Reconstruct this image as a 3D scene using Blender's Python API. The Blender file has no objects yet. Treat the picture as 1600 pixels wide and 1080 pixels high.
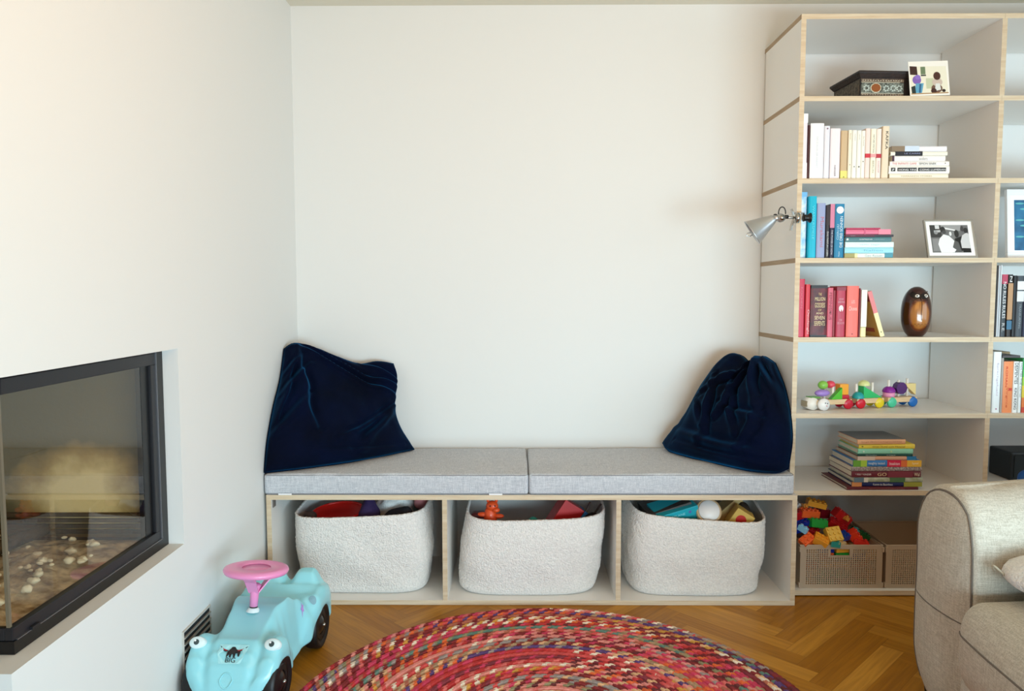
import bpy, bmesh, math, random
from mathutils import Vector, Matrix, noise
random.seed(7)
PI = math.pi
SC = bpy.context.scene
COL = SC.collection

# ---------------------------------------------------------------- camera, sky, lights, exposure
cam_data = bpy.data.cameras.new('camera')
cam = bpy.data.objects.new('camera', cam_data); COL.objects.link(cam)
cam_data.sensor_fit = 'HORIZONTAL'; cam_data.sensor_width = 36.0
cam_data.lens = 1157.547 / 1600 * 36.0
Fw = Vector((-0.00686197, 0.9974382, -0.07120359)); Rt = Vector((0.999976, 0.00677658, -0.0014407)); Up = Rt.cross(Fw)
cam.matrix_world = Matrix(((Rt.x, Up.x, -Fw.x, 0), (Rt.y, Up.y, -Fw.y, -3.19345), (Rt.z, Up.z, -Fw.z, 1.17166), (0, 0, 0, 1)))
cam_data.clip_start = 0.05
SC.camera = cam

world = bpy.data.worlds.new('world'); SC.world = world; world.use_nodes = True
bg = world.node_tree.nodes['Background']
bg.inputs['Color'].default_value = (0.82, 0.92, 1.0, 1); bg.inputs['Strength'].default_value = 0.32

def area(name, loc, target, sx, sy, power, color):
    l = bpy.data.lights.new(name, 'AREA'); l.shape = 'RECTANGLE'; l.size = sx; l.size_y = sy
    l.energy = power; l.color = color
    o = bpy.data.objects.new(name, l); COL.objects.link(o); o.location = loc
    o.rotation_euler = (Vector(target) - Vector(loc)).to_track_quat('-Z', 'Y').to_euler()
    return o
area('window_light_right', (3.5, -2.9, 1.2), (-0.3, -0.4, 0.3), 2.2, 1.4, 17, (0.70, 0.88, 1.0))
area('window_light_rear', (1.50, -3.9, 0.50), (0.35, 0, 0.15), 2.6, 0.8, 82, (0.63, 0.88, 1.0))
area('added_bounce_fill', (0.6, -2.6, 1.75), (0.3, -1.6, 2.5), 1.6, 1.2, 13, (1.0, 0.48, 0.12))  # added warm fill aimed upward, no real lamp; tints ceiling and upper wall

SC.view_settings.view_transform = 'Standard'; SC.view_settings.look = 'None'
SC.view_settings.gamma = 1.0; SC.view_settings.use_curve_mapping = False
SC.view_settings.exposure = 0.49
SC.cycles.max_bounces = 8; SC.cycles.diffuse_bounces = 5

# ---------------------------------------------------------------- materials
def lin(c):
    if isinstance(c, str):
        c = c.lstrip('#'); c = c if len(c) == 6 else ''.join(x * 2 for x in c); c = [int(c[i:i + 2], 16) / 255 for i in (0, 2, 4)]
    return tuple(((v / 12.92) if v <= 0.04045 else ((v + 0.055) / 1.055) ** 2.4) for v in c) + (1,)
MATS = {}
def mat(name, col='#ffffff', rough=0.6, metal=0.0, bump=0.0, bscale=80, var=0.0, vscale=12, sheen=0.0, sheen_col='#ffffff', coat=0.0, stretch=None, spec=0.5, hue2=None, voro=False, bdist=0.004):
    if name in MATS: return MATS[name]
    m = bpy.data.materials.new(name); m.use_nodes = True; nt = m.node_tree
    b = nt.nodes['Principled BSDF']
    b.inputs['Base Color'].default_value = lin(col); b.inputs['Roughness'].default_value = rough
    b.inputs['Metallic'].default_value = metal; b.inputs['Specular IOR Level'].default_value = spec
    b.inputs['Coat Weight'].default_value = coat
    if sheen:
        b.inputs['Sheen Weight'].default_value = sheen; b.inputs['Sheen Tint'].default_value = lin(sheen_col); b.inputs['Sheen Roughness'].default_value = 0.35
    tc = nt.nodes.new('ShaderNodeTexCoord'); mp = nt.nodes.new('ShaderNodeMapping')
    nt.links.new(tc.outputs['Object'], mp.inputs['Vector'])
    if stretch: mp.inputs['Scale'].default_value = stretch
    if var or hue2:
        n = nt.nodes.new('ShaderNodeTexNoise'); n.inputs['Scale'].default_value = vscale; n.inputs['Detail'].default_value = 4
        nt.links.new(mp.outputs[0], n.inputs['Vector'])
        r = nt.nodes.new('ShaderNodeValToRGB'); c = lin(col)
        d = lin(hue2) if hue2 else tuple(x * (1 - var) for x in c[:3]) + (1,)
        r.color_ramp.elements[0].position = 0.35; r.color_ramp.elements[1].position = 0.65
        r.color_ramp.elements[0].color = d; r.color_ramp.elements[1].color = c
        nt.links.new(n.outputs['Fac'], r.inputs['Fac']); nt.links.new(r.outputs['Color'], b.inputs['Base Color'])
    if bump:
        n = nt.nodes.new('ShaderNodeTexVoronoi' if voro else 'ShaderNodeTexNoise'); n.inputs['Scale'].default_value = bscale
        if not voro: n.inputs['Detail'].default_value = 3
        nt.links.new(mp.outputs[0], n.inputs['Vector'])
        bp = nt.nodes.new('ShaderNodeBump'); bp.inputs['Strength'].default_value = bump; bp.inputs['Distance'].default_value = bdist
        nt.links.new(n.outputs['Distance' if voro else 'Fac'], bp.inputs['Height']); nt.links.new(bp.outputs[0], b.inputs['Normal'])
    MATS[name] = m; return m
def flat(col, rough=0.55, **k): return mat('paint_%s_%s' % (col.strip('#'), int(rough * 100)), col, rough, **k)

def weave(name, c1, c2, sc=420, rough=0.9, bump=0.35):
    """melange cloth: crossed threads of two tones"""
    if name in MATS: return MATS[name]
    m = bpy.data.materials.new(name); m.use_nodes = True; nt = m.node_tree; b = nt.nodes['Principled BSDF']
    b.inputs['Roughness'].default_value = rough; b.inputs['Specular IOR Level'].default_value = 0.15
    tc = nt.nodes.new('ShaderNodeTexCoord'); outs = []
    for s in ((sc * .07, sc, sc), (sc, sc * .07, sc), (sc, sc, sc * .07)):
        mp = nt.nodes.new('ShaderNodeMapping'); mp.inputs['Scale'].default_value = s
        nt.links.new(tc.outputs['Object'], mp.inputs['Vector'])
        n = nt.nodes.new('ShaderNodeTexNoise'); n.inputs['Scale'].default_value = 1; n.inputs['Detail'].default_value = 2
        nt.links.new(mp.outputs[0], n.inputs['Vector']); outs.append(n)
    a = nt.nodes.new('ShaderNodeMath'); a.operation = 'ADD'
    a0 = nt.nodes.new('ShaderNodeMath'); a0.operation = 'ADD'
    nt.links.new(outs[0].outputs['Fac'], a0.inputs[0]); nt.links.new(outs[1].outputs['Fac'], a0.inputs[1])
    nt.links.new(a0.outputs[0], a.inputs[0]); nt.links.new(outs[2].outputs['Fac'], a.inputs[1])
    r = nt.nodes.new('ShaderNodeMapRange'); r.inputs['From Min'].default_value = 1.2; r.inputs['From Max'].default_value = 1.8
    nt.links.new(a.outputs[0], r.inputs['Value'])
    mx = nt.nodes.new('ShaderNodeMix'); mx.data_type = 'RGBA'; mx.inputs[6].default_value = lin(c1); mx.inputs[7].default_value = lin(c2)
    nt.links.new(r.outputs[0], mx.inputs[0]); nt.links.new(mx.outputs[2], b.inputs['Base Color'])
    bp = nt.nodes.new('ShaderNodeBump'); bp.inputs['Strength'].default_value = bump; bp.inputs['Distance'].default_value = 0.001
    nt.links.new(a.outputs[0], bp.inputs['Height']); nt.links.new(bp.outputs[0], b.inputs['Normal'])
    MATS[name] = m; return m

M_WALL = mat('white_plaster', '#e3e4e2', 0.85, bump=0.06, bscale=35, spec=0.2)
M_CEIL = mat('ceiling_paint', '#dedacb', 0.9, bump=0.04, bscale=40, spec=0.2)
M_LAM = mat('white_laminate', '#ebe8e3', 0.42, bump=0.03, bscale=90, spec=0.4)
M_PLY = mat('birch_ply_edge', '#d8c6aa', 0.6, hue2='#c9b191', vscale=9, stretch=(1, 1, 10), bump=0.1, bscale=60)
M_PLYH = mat('birch_ply_edge_long', '#dbcbb0', 0.6, hue2='#cdb798', vscale=7, stretch=(1, 1, 26), bump=0.1, bscale=60)
M_PLYS = mat('birch_ply_side_edge', '#b39b7e', 0.65, hue2='#9f876b', vscale=8, stretch=(1, 1, 30))
M_PAGE = mat('paper_pages', '#ece2cd', 0.85, var=0.12, vscale=60, stretch=(20, 1, 1))
M_BLACK = mat('black_plastic', '#0b0b0d', 0.4)
M_STEEL = mat('brushed_aluminium', '#c9cacb', 0.32, metal=1.0)
M_CHROME = mat('polished_steel', '#b7b6b2', 0.18, metal=1.0)

# ---------------------------------------------------------------- object helpers
def link(name, me, parent=None, loc=(0, 0, 0), rot=(0, 0, 0)):
    o = bpy.data.objects.new(name, me); COL.objects.link(o)
    if parent is not None: o.parent = parent
    o.location = loc; o.rotation_euler = rot
    return o
def tag(o, label, cat, group=None):
    o['label'] = label; o['category'] = cat
    if group: o['group'] = group
    return o
def empty(name, loc=(0, 0, 0), rot=(0, 0, 0)):
    o = bpy.data.objects.new(name, None); COL.objects.link(o); o.location = loc; o.rotation_euler = rot
    o.empty_display_size = 0.05
    return o
def thing(name, label, cat, loc=(0, 0, 0), rot=(0, 0, 0), group=None):
    return tag(empty(name, loc, rot), label, cat, group)
def obj(name, bm, m, parent=None, smooth=False, loc=(0, 0, 0), rot=(0, 0, 0)):
    me = bpy.data.meshes.new(name); bmesh.ops.recalc_face_normals(bm, faces=bm.faces[:])
    bm.to_mesh(me); bm.free()
    for mm in (m if isinstance(m, (list, tuple)) else [m]): me.materials.append(mm)
    if smooth:
        for p in me.polygons: p.use_smooth = True
    return link(name, me, parent, loc, rot)
def struct(name, bm, m, **k):
    o = obj(name, bm, m, **k); o['kind'] = 'structure'; return o
def bx(bm, a, b, bev=0.0, mi=0):
    x0, y0, z0 = a; x1, y1, z1 = b
    r = bmesh.ops.create_cube(bm, size=1.0)
    vs = r['verts']
    for v in vs: v.co = Vector(((x0 + x1) / 2 + v.co.x * (x1 - x0), (y0 + y1) / 2 + v.co.y * (y1 - y0), (z0 + z1) / 2 + v.co.z * (z1 - z0)))
    fs = list({f for v in vs for f in v.link_faces})
    for f in fs: f.material_index = mi
    if bev:
        es = list({e for v in vs for e in v.link_edges})
        r2 = bmesh.ops.bevel(bm, geom=es, offset=bev, segments=2, affect='EDGES', profile=0.6)
        for f in r2['faces']: f.material_index = mi
        return r2['verts']
    return vs
def box(a, b, bev=0.0):
    bm = bmesh.new(); bx(bm, a, b, bev); return bm
def xf(bm, verts, M):
    for v in verts: v.co = M @ v.co
def cyl(bm, p0, p1, r0, r1=None, n=20, cap=True):
    p0 = Vector(p0); p1 = Vector(p1); r1 = r0 if r1 is None else r1
    d = p1 - p0; q = d.to_track_quat('Z', 'Y').to_matrix()
    rings = []
    for p, r in ((p0, r0), (p1, r1)):
        rings.append([bm.verts.new(p + q @ Vector((r * math.cos(2 * PI * i / n), r * math.sin(2 * PI * i / n), 0))) for i in range(n)])
    for i in range(n): bm.faces.new((rings[0][i], rings[0][(i + 1) % n], rings[1][(i + 1) % n], rings[1][i]))
    if cap:
        bm.faces.new(rings[0][::-1]); bm.faces.new(rings[1])
    return rings[0] + rings[1]
def tube(bm, pts, r, n=8, closed=False):
    pts = [Vector(p) for p in pts]; N = len(pts); rings = []
    up = Vector((0, 0, 1)); prev = None
    for i, p in enumerate(pts):
        if closed: t = pts[(i + 1) % N] - pts[i - 1]
        else: t = pts[min(i + 1, N - 1)] - pts[max(i - 1, 0)]
        t.normalize()
        if prev is None:
            a = up.cross(t)
            if a.length < 1e-3: a = Vector((1, 0, 0)).cross(t)
            a.normalize()
        else:
            a = prev - t * prev.dot(t); a.normalize()
        prev = a; b = t.cross(a)
        rr = r[i] if isinstance(r, (list, tuple)) else r
        rings.append([bm.verts.new(p + a * rr * math.cos(2 * PI * k / n) + b * rr * math.sin(2 * PI * k / n)) for k in range(n)])
    for i in range(N if closed else N - 1):
        A = rings[i]; B = rings[(i + 1) % N]
        for k in range(n): bm.faces.new((A[k], A[(k + 1) % n], B[(k + 1) % n], B[k]))
    if not closed:
        bm.faces.new(rings[0][::-1]); bm.faces.new(rings[-1])
def lathe(bm, prof, n=32, axis=None, M=None):
    """prof: list of (r,z); spun round local Z, then transformed by M"""
    M = M or Matrix.Identity(4); rings = []
    for r, z in prof:
        if r < 1e-6: rings.append([bm.verts.new(M @ Vector((0, 0, z)))])
        else: rings.append([bm.verts.new(M @ Vector((r * math.cos(2 * PI * i / n), r * math.sin(2 * PI * i / n), z))) for i in range(n)])
    for A, B in zip(rings, rings[1:]):
        for i in range(n):
            j = (i + 1) % n
            if len(A) == 1 and len(B) == 1: continue
            if len(A) == 1: bm.faces.new((A[0], B[j], B[i]))
            elif len(B) == 1: bm.faces.new((A[i], A[j], B[0]))
            else: bm.faces.new((A[i], A[j], B[j], B[i]))
def ell(bm, c, r, n=20, m=12, M=None):
    prof = [(math.sin(PI * i / m), -math.cos(PI * i / m)) for i in range(m + 1)]
    prof[0] = (0, -1); prof[-1] = (0, 1)
    T = (M or Matrix.Identity(4)) @ Matrix.Translation(c) @ Matrix.Diagonal((r[0], r[1], r[2], 1))
    lathe(bm, prof, n, M=T)
def poly(bm, pts, mi=0):
    f = bm.faces.new([bm.verts.new(p) for p in pts]); f.material_index = mi; return f
def prism(bm, pts2, f3, thick):
    """pts2 outline in plane; f3 maps (a,b,depth)->3D"""
    A = [bm.verts.new(f3(a, b, 0)) for a, b in pts2]; B = [bm.verts.new(f3(a, b, thick)) for a, b in pts2]
    bm.faces.new(A[::-1]); bm.faces.new(B); n = len(A)
    for i in range(n): bm.faces.new((A[i], A[(i + 1) % n], B[(i + 1) % n], B[i]))
GRID = {}
def soft(dim, r, n=14, bulge=0.0, fn=None, nz=None):
    """rounded soft box centred on x,y, standing on z=0. r = per-axis radii"""
    rx, ry, rz = r if isinstance(r, (tuple, list)) else (r, r, r)
    hx, hy, hz = dim[0] / 2, dim[1] / 2, dim[2] / 2
    nn = n if isinstance(n, (tuple, list)) else (n, n, n)
    bm = bmesh.new(); cache = {}
    def samples(h, rr, k):
        # denser near the ends
        a = [(-1 + 0.5 * i / 4) for i in range(0)]
        inner = [-(h - rr) + 2 * (h - rr) * i / k for i in range(k + 1)]
        e = [rr * math.tan(PI / 4 * j / 4) for j in range(1, 5)]
        return [-(h - rr) - x for x in reversed(e)] + inner + [(h - rr) + x for x in e]
    X = samples(hx, rx, nn[0]); Y = samples(hy, ry, nn[1]); Z = samples(hz, rz, nn[2])
    def V(i, j, k):
        key = (i, j, k)
        if key in cache: return cache[key]
        x, y, z = X[i], Y[j], Z[k]
        cx = max(-(hx - rx), min(hx - rx, x)); cy = max(-(hy - ry), min(hy - ry, y)); cz = max(-(hz - rz), min(hz - rz, z))
        d = Vector(((x - cx) / rx, (y - cy) / ry, (z - cz) / rz))
        if d.length > 0: d.normalize()
        px, py, pz = cx + d.x * rx, cy + d.y * ry, cz + d.z * rz
        if bulge:
            u, v, w = px / hx, py / hy, pz / hz
            pz += bulge * (1 - u * u) * (1 - v * v) * w * 1.0
            py += bulge * 0.5 * (1 - u * u) * (1 - w * w) * v
            px += bulge * 0.5 * (1 - v * v) * (1 - w * w) * u
        p = Vector((px, py, max(0.0, pz + hz)))
        if fn: p = fn(p)
        cache[key] = bm.verts.new(p); return cache[key]
    nx, ny, nz_ = len(X) - 1, len(Y) - 1, len(Z) - 1
    GRID.clear(); GRID['n'] = (nx, ny, nz_); GRID['V'] = cache
    for i in range(nx):
        for j in range(ny):
            for k in (0, nz_): bm.faces.new((V(i, j, k), V(i + 1, j, k), V(i + 1, j + 1, k), V(i, j + 1, k)))
    for i in range(nx):
        for k in range(nz_):
            for j in (0, ny): bm.faces.new((V(i, j, k), V(i + 1, j, k), V(i + 1, j, k + 1), V(i, j, k + 1)))
    for j in range(ny):
        for k in range(nz_):
            for i in (0, nx): bm.faces.new((V(i, j, k), V(i, j + 1, k), V(i, j + 1, k + 1), V(i, j, k + 1)))
    return bm
def text_bm(s, w, h, xd, yd, at, fit='both', ext=0.0002):
    """mesh letters: text runs along xd, letter tops towards yd, centred on at, fitted in w x h"""
    cu = bpy.data.curves.new('lettering', 'FONT'); cu.body = s; cu.resolution_u = 3; cu.fill_mode = 'FRONT'
    o = bpy.data.objects.new('lettering', cu); COL.objects.link(o)
    dg = bpy.context.evaluated_depsgraph_get(); me = bpy.data.meshes.new_from_object(o.evaluated_get(dg))
    bpy.data.objects.remove(o); bpy.data.curves.remove(cu)
    bm = bmesh.new(); bm.from_mesh(me); bpy.data.meshes.remove(me)
    xs = [v.co.x for v in bm.verts]; ys = [v.co.y for v in bm.verts]
    if not xs: return bm
    cx, cy = (min(xs) + max(xs)) / 2, (min(ys) + max(ys)) / 2
    sx = w / (max(xs) - min(xs)); sy = h / (max(ys) - min(ys))
    xd = Vector(xd); yd = Vector(yd); at = Vector(at); nn = xd.cross(yd)
    for v in bm.verts: v.co = at + xd * ((v.co.x - cx) * sx) + yd * ((v.co.y - cy) * sy)
    return bm
def disc(bm, c, r, nrm=(0, -1, 0), n=20, sx=1.0, sy=1.0, th=0.0006):
    q = Vector(nrm).to_track_quat('Z', 'Y').to_matrix(); c = Vector(c)
    A = [bm.verts.new(c + q @ Vector((r * sx * math.cos(2 * PI * i / n), r * sy * math.sin(2 * PI * i / n), 0))) for i in range(n)]
    B = [bm.verts.new(v.co + Vector(nrm).normalized() * th) for v in A]
    bm.faces.new(B); bm.faces.new(A[::-1])
    for i in range(n): bm.faces.new((A[i], A[(i + 1) % n], B[(i + 1) % n], B[i]))

# ================================================================ ROOM
CZ = 2.372; WX = -0.949
# herringbone parquet: one mesh of planks, tone per plank
def floor_mesh():
    L, w = 0.467, 0.070; s = math.sqrt(.5)
    u = Vector((s, s, 0)); v = Vector((-s, s, 0)); u2 = Vector((s, -s, 0))
    X0, X1, Y0, Y1 = -3.0, 4.2, -5.6, 0.12
    bm = bmesh.new(); uvl = bm.loops.layers.uv.new('UVMap'); ca = bm.loops.layers.float_color.new('tone')
    P0 = Vector((0.929, -0.981, 0)); step = Vector((0, w * math.sqrt(2), 0))
    def plank(p, a, b, flip):
        c = [p, p + a * L, p + a * L + b * w, p + b * w]
        if all(q.x < X0 for q in c) or all(q.x > X1 for q in c) or all(q.y < Y0 for q in c) or all(q.y > Y1 for q in c): return
        vs = [bm.verts.new(q) for q in c]; uv = [(0, 0), (L, 0), (L, w), (0, w)]
        if flip: vs.reverse(); uv.reverse()
        f = bm.faces.new(vs); t = random.random(); o = (random.random() * 9, random.random() * 9)
        for lp, q in zip(f.loops, uv): lp[uvl].uv = (q[0], q[1]); lp[ca] = (t, random.Random(int(t * 1e6)).random(), o[0] / 9, 1)
    for c in range(-8, 9):
        P = P0 + (u * L + u2 * L + (u * w) + v * w - step) * c
        P = Vector((P.x, 0 + P.y - round((P.y - P0.y) / step.y) * 0, 0))
        k0 = int((Y0 - P.y) / step.y) - 8; k1 = int((Y1 - P.y) / step.y) + 8
        for k in range(k0, k1):
            p = P + step * k; plank(p, u, v, False)
            E1 = p + u * L + v * w - step; plank(E1, u2, u, True)
    for co, no in (((X0, 0, 0), (-1, 0, 0)), ((X1, 0, 0), (1, 0, 0)), ((0, Y0, 0), (0, -1, 0)), ((0, Y1, 0), (0, 1, 0))):
        bmesh.ops.bisect_plane(bm, geom=bm.verts[:] + bm.edges[:] + bm.faces[:], plane_co=co, plane_no=no, clear_outer=True)
    return bm
def floor_mat():
    m = bpy.data.materials.new('oak_herringbone'); m.use_nodes = True; nt = m.node_tree; b = nt.nodes['Principled BSDF']
    at = nt.nodes.new('ShaderNodeAttribute'); at.attribute_name = 'tone'
    uv = nt.nodes.new('ShaderNodeUVMap'); sep = nt.nodes.new('ShaderNodeSeparateXYZ'); nt.links.new(uv.outputs[0], sep.inputs[0])
    sc = nt.nodes.new('ShaderNodeSeparateColor'); nt.links.new(at.outputs['Color'], sc.inputs[0])
    ramp = nt.nodes.new('ShaderNodeValToRGB'); e = ramp.color_ramp.elements
    e[0].color = lin('#a46a12'); e[1].color = lin('#cb9034'); e.new(0.5).color = lin('#b1771e'); e.new(0.78).color = lin('#bc8228')
    nt.links.new(sc.outputs[0], ramp.inputs[0])
    off = nt.nodes.new('ShaderNodeVectorMath'); off.operation = 'MULTIPLY_ADD'
    nt.links.new(at.outputs['Color'], off.inputs[0]); off.inputs[1].default_value = (37, 19, 11); nt.links.new(uv.outputs[0], off.inputs[2])
    mp = nt.nodes.new('ShaderNodeMapping'); mp.inputs['Scale'].default_value = (5, 75, 1); nt.links.new(off.outputs[0], mp.inputs[0])
    n = nt.nodes.new('ShaderNodeTexNoise'); n.inputs['Scale'].default_value = 1; n.inputs['Detail'].default_value = 5; n.inputs['Distortion'].default_value = 0.6
    nt.links.new(mp.outputs[0], n.inputs[0])
    r2 = nt.nodes.new('ShaderNodeValToRGB'); r2.color_ramp.elements[0].position = .3; r2.color_ramp.elements[0].color = (.62, .58, .52, 1); r2.color_ramp.elements[1].position = .65; r2.color_ramp.elements[1].color = (1, 1, 1, 1)
    nt.links.new(n.outputs['Fac'], r2.inputs[0])
    mx = nt.nodes.new('ShaderNodeMix'); mx.data_type = 'RGBA'; mx.blend_type = 'MULTIPLY'; mx.inputs[0].default_value = .75
    nt.links.new(ramp.outputs[0], mx.inputs[6]); nt.links.new(r2.outputs[0], mx.inputs[7])
    # seam lines
    a1 = nt.nodes.new('ShaderNodeMath'); a1.operation = 'PINGPONG'; a1.inputs[1].default_value = 0.035; nt.links.new(sep.outputs[1], a1.inputs[0])
    a2 = nt.nodes.new('ShaderNodeMath'); a2.operation = 'PINGPONG'; a2.inputs[1].default_value = 0.2335; nt.links.new(sep.outputs[0], a2.inputs[0])
    mn = nt.nodes.new('ShaderNodeMath'); mn.operation = 'MINIMUM'; nt.links.new(a1.outputs[0], mn.inputs[0]); nt.links.new(a2.outputs[0], mn.inputs[1])
    mr = nt.nodes.new('ShaderNodeMapRange'); mr.inputs['From Max'].default_value = 0.0011; mr.inputs['To Min'].default_value = .55; nt.links.new(mn.outputs[0], mr.inputs[0])
    m2 = nt.nodes.new('ShaderNodeMix'); m2.data_type = 'RGBA'; m2.blend_type = 'MULTIPLY'; m2.inputs[0].default_value = 1
    nt.links.new(mx.outputs[2], m2.inputs[6]); nt.links.new(mr.outputs[0], m2.inputs[7]); nt.links.new(m2.outputs[2], b.inputs['Base Color'])
    b.inputs['Roughness'].default_value = .42; b.inputs['Specular IOR Level'].default_value = .3
    bp = nt.nodes.new('ShaderNodeBump'); bp.inputs['Strength'].default_value = .15; bp.inputs['Distance'].default_value = .001
    nt.links.new(n.outputs['Fac'], bp.inputs['Height']); nt.links.new(bp.outputs[0], b.inputs['Normal'])
    return m
fb = floor_mesh()
struct('floor', fb, floor_mat())
struct('wall_back', box((-0.95, 0.0, 0), (4.2, 0.12, CZ)), M_WALL)
struct('ceiling', box((-3.0, -5.6, CZ), (4.2, 0.12, CZ + 0.1)), M_CEIL)
FY1, FYC, FZB, FZT = -1.135, -1.858, 0.459, 1.017
bm = bmesh.new()
bx(bm, (-1.75, FYC, 0), (WX, 0.12, FZB)); bx(bm, (-1.75, FYC, FZT), (WX, 0.12, CZ))
bx(bm, (-1.75, FY1, FZB), (WX, 0.12, FZT)); bx(bm, (-1.75, FYC, FZB), (-1.62, FY1, FZT))
struct('wall_left', bm, M_WALL)
struct('wall_far_left', box((-3.0, -5.6, 0), (-2.9, 0.12, CZ)), M_WALL)
# right-hand wall with a wide window opening, outside the frame
bm = bmesh.new(); bx(bm, (4.1, -5.6, 0), (4.2, 0.0, 0.5)); bx(bm, (4.1, -5.6, 2.25), (4.2, 0.0, CZ)); bx(bm, (4.1, -1.0, 0.5), (4.2, 0.0, 2.25)); bx(bm, (4.1, -5.6, 0.5), (4.2, -4.6, 2.25))
struct('wall_right', bm, M_WALL)

# ================================================================ BOOKCASE
SX, SXR, SF, SB, T = 1.040, 1.772, -0.403, -0.016, 0.018
ZT = [2.185, 1.891, 1.592, 1.299, 1.002, 0.713, 0.415, 0.023]      # tops of the boards
def board_mesh(a, b, thin, frontm=1):
    bm = box(a, b)
    for f in bm.faces:
        n = f.normal; f.normal_update(); n = f.normal
        f.material_index = 0 if abs(n[thin]) > .5 else (1 if abs(n[1]) > .5 else 2)
    return bm
bc = thing('bookcase', 'tall white plywood bookcase with open square compartments against the back wall', 'bookcase', (SX, 0, 0))
def loc_box(a, b, thin):
    a = Vector(a) - Vector((SX, 0, 0)); b = Vector(b) - Vector((SX, 0, 0))
    return board_mesh(a, b, thin)
XB = [SX, SXR, SXR + 0.732, SXR + 1.464]
for i in range(3):
    for z in ZT:
        x0 = XB[i] + (0.0 if i == 0 else 0.009); x1 = XB[i + 1] + 0.009
        obj('shelf_board', loc_box((x0, SF, z - T), (x1 - 0.0006, -0.004, z), 2), [M_LAM, M_PLYH, M_PLYS], bc)
for i in range(4):
    for k in range(7):
        x0 = XB[i] if i == 0 else XB[i] - 0.0
        obj('upright_panel', loc_box((x0, SF, ZT[k + 1]), (x0 + T, SB, ZT[k] - T), 0), [M_LAM, M_PLY, M_PLYS], bc)

# ================================================================ BENCH
BL, BR, BF, BH = -0.935, 1.0385, -0.488, 0.4208
be = thing('bench', 'low white plywood bench with three open compartments under the grey seat pads', 'bench', (0, 0, 0))
obj('top_board', board_mesh((BL, BF, BH - T), (BR, -0.004, BH), 2), [M_LAM, M_PLYH, M_PLYH], be)
obj('bottom_board', board_mesh((BL, BF, 0.001), (BR, -0.004, 0.001 + T), 2), [M_LAM, M_PLYH, M_PLYH], be)
for x in (BL, -0.2795, 0.3685, BR - T):
    obj('upright_panel', board_mesh((x, BF, 0.001 + T), (x + T, -0.02, BH - T), 0), [M_LAM, M_PLY, M_PLYS], be)
obj('back_panel', box((BL + T, -0.02, 0.019), (BR - T, -0.008, BH - T)), M_LAM, be)
obj('corner_bracket', box((BL + T, -0.475, BH - T - 0.034), (BL + T + 0.004, -0.445, BH - T - 0.004), .001), flat('#77716c'), be)
for x in (-.245, .585):
    bm = bmesh.new(); cyl(bm, (x, BF + .03, 0), (x, BF + .03, .001), .01)

M_PAD = weave('grey_melange_cloth', '#abb0b8', '#d4d6da', 520)
def pad(name, x0, x1, label, seed):
    w = x1 - x0; d = 0.474
    def fn(p):
        q = p.copy(); f = min(1, max(0, (p.z - 0.04) / 0.04))
        h = 0.0035 * noise.noise(Vector((p.x * 5 + seed, p.y * 7, 0))) + 0.0022 * noise.noise(Vector((p.x * 17 + seed, p.y * 6 + p.x * 8, 3)))
        q.z += f * h; return q
    o = obj(name, soft((w, d, 0.078), (0.012, 0.012, 0.012), (46, 26, 3), 0.003, fn), M_PAD, smooth=True, loc=((x0 + x1) / 2, -0.011 - d / 2, BH))
    o2 = empty(name, o.location); o.parent = o2; o.location = (0, 0, 0); o.name = 'cloth_cover'; o2.name = name
    tag(o2, label, 'seat cushion', 'seat cushions on the bench')
    for sz in (0.004, 0.0735):
        bm = bmesh.new(); a, b = w / 2 - .002, d / 2 - .002; r = .014
        pts = []
        for cx, cy, a0 in ((a - r, b - r, 0), (-a + r, b - r, 90), (-a + r, -b + r, 180), (a - r, -b + r, 270)):
            for t in range(5): th = math.radians(a0 + t * 22.5); pts.append((cx + r * math.cos(th), cy + r * math.sin(th), sz))
        tube(bm, pts, 0.0016, 6, True); obj('seam', bm, mat('grey_seam', '#8d8d91', .9), o2, True)
    return o2
p1 = pad('seat_cushion', -0.944, 0.0412, 'long grey seat pad on the left half of the bench', 1.0)
p2 = pad('seat_cushion', 0.0432, 1.0285, 'long grey seat pad on the right half of the bench, by the bookcase', 8.0)
for x, pp in ((-.075, p1), (-.86, p1)):
    obj('velcro_tag', box((x - .03 - pp.location.x, -.487 - pp.location.y, -.0055), (x + .02 - pp.location.x, -.4865 - pp.location.y, .006)), flat('#e8e8ea', .8), pp)

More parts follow.
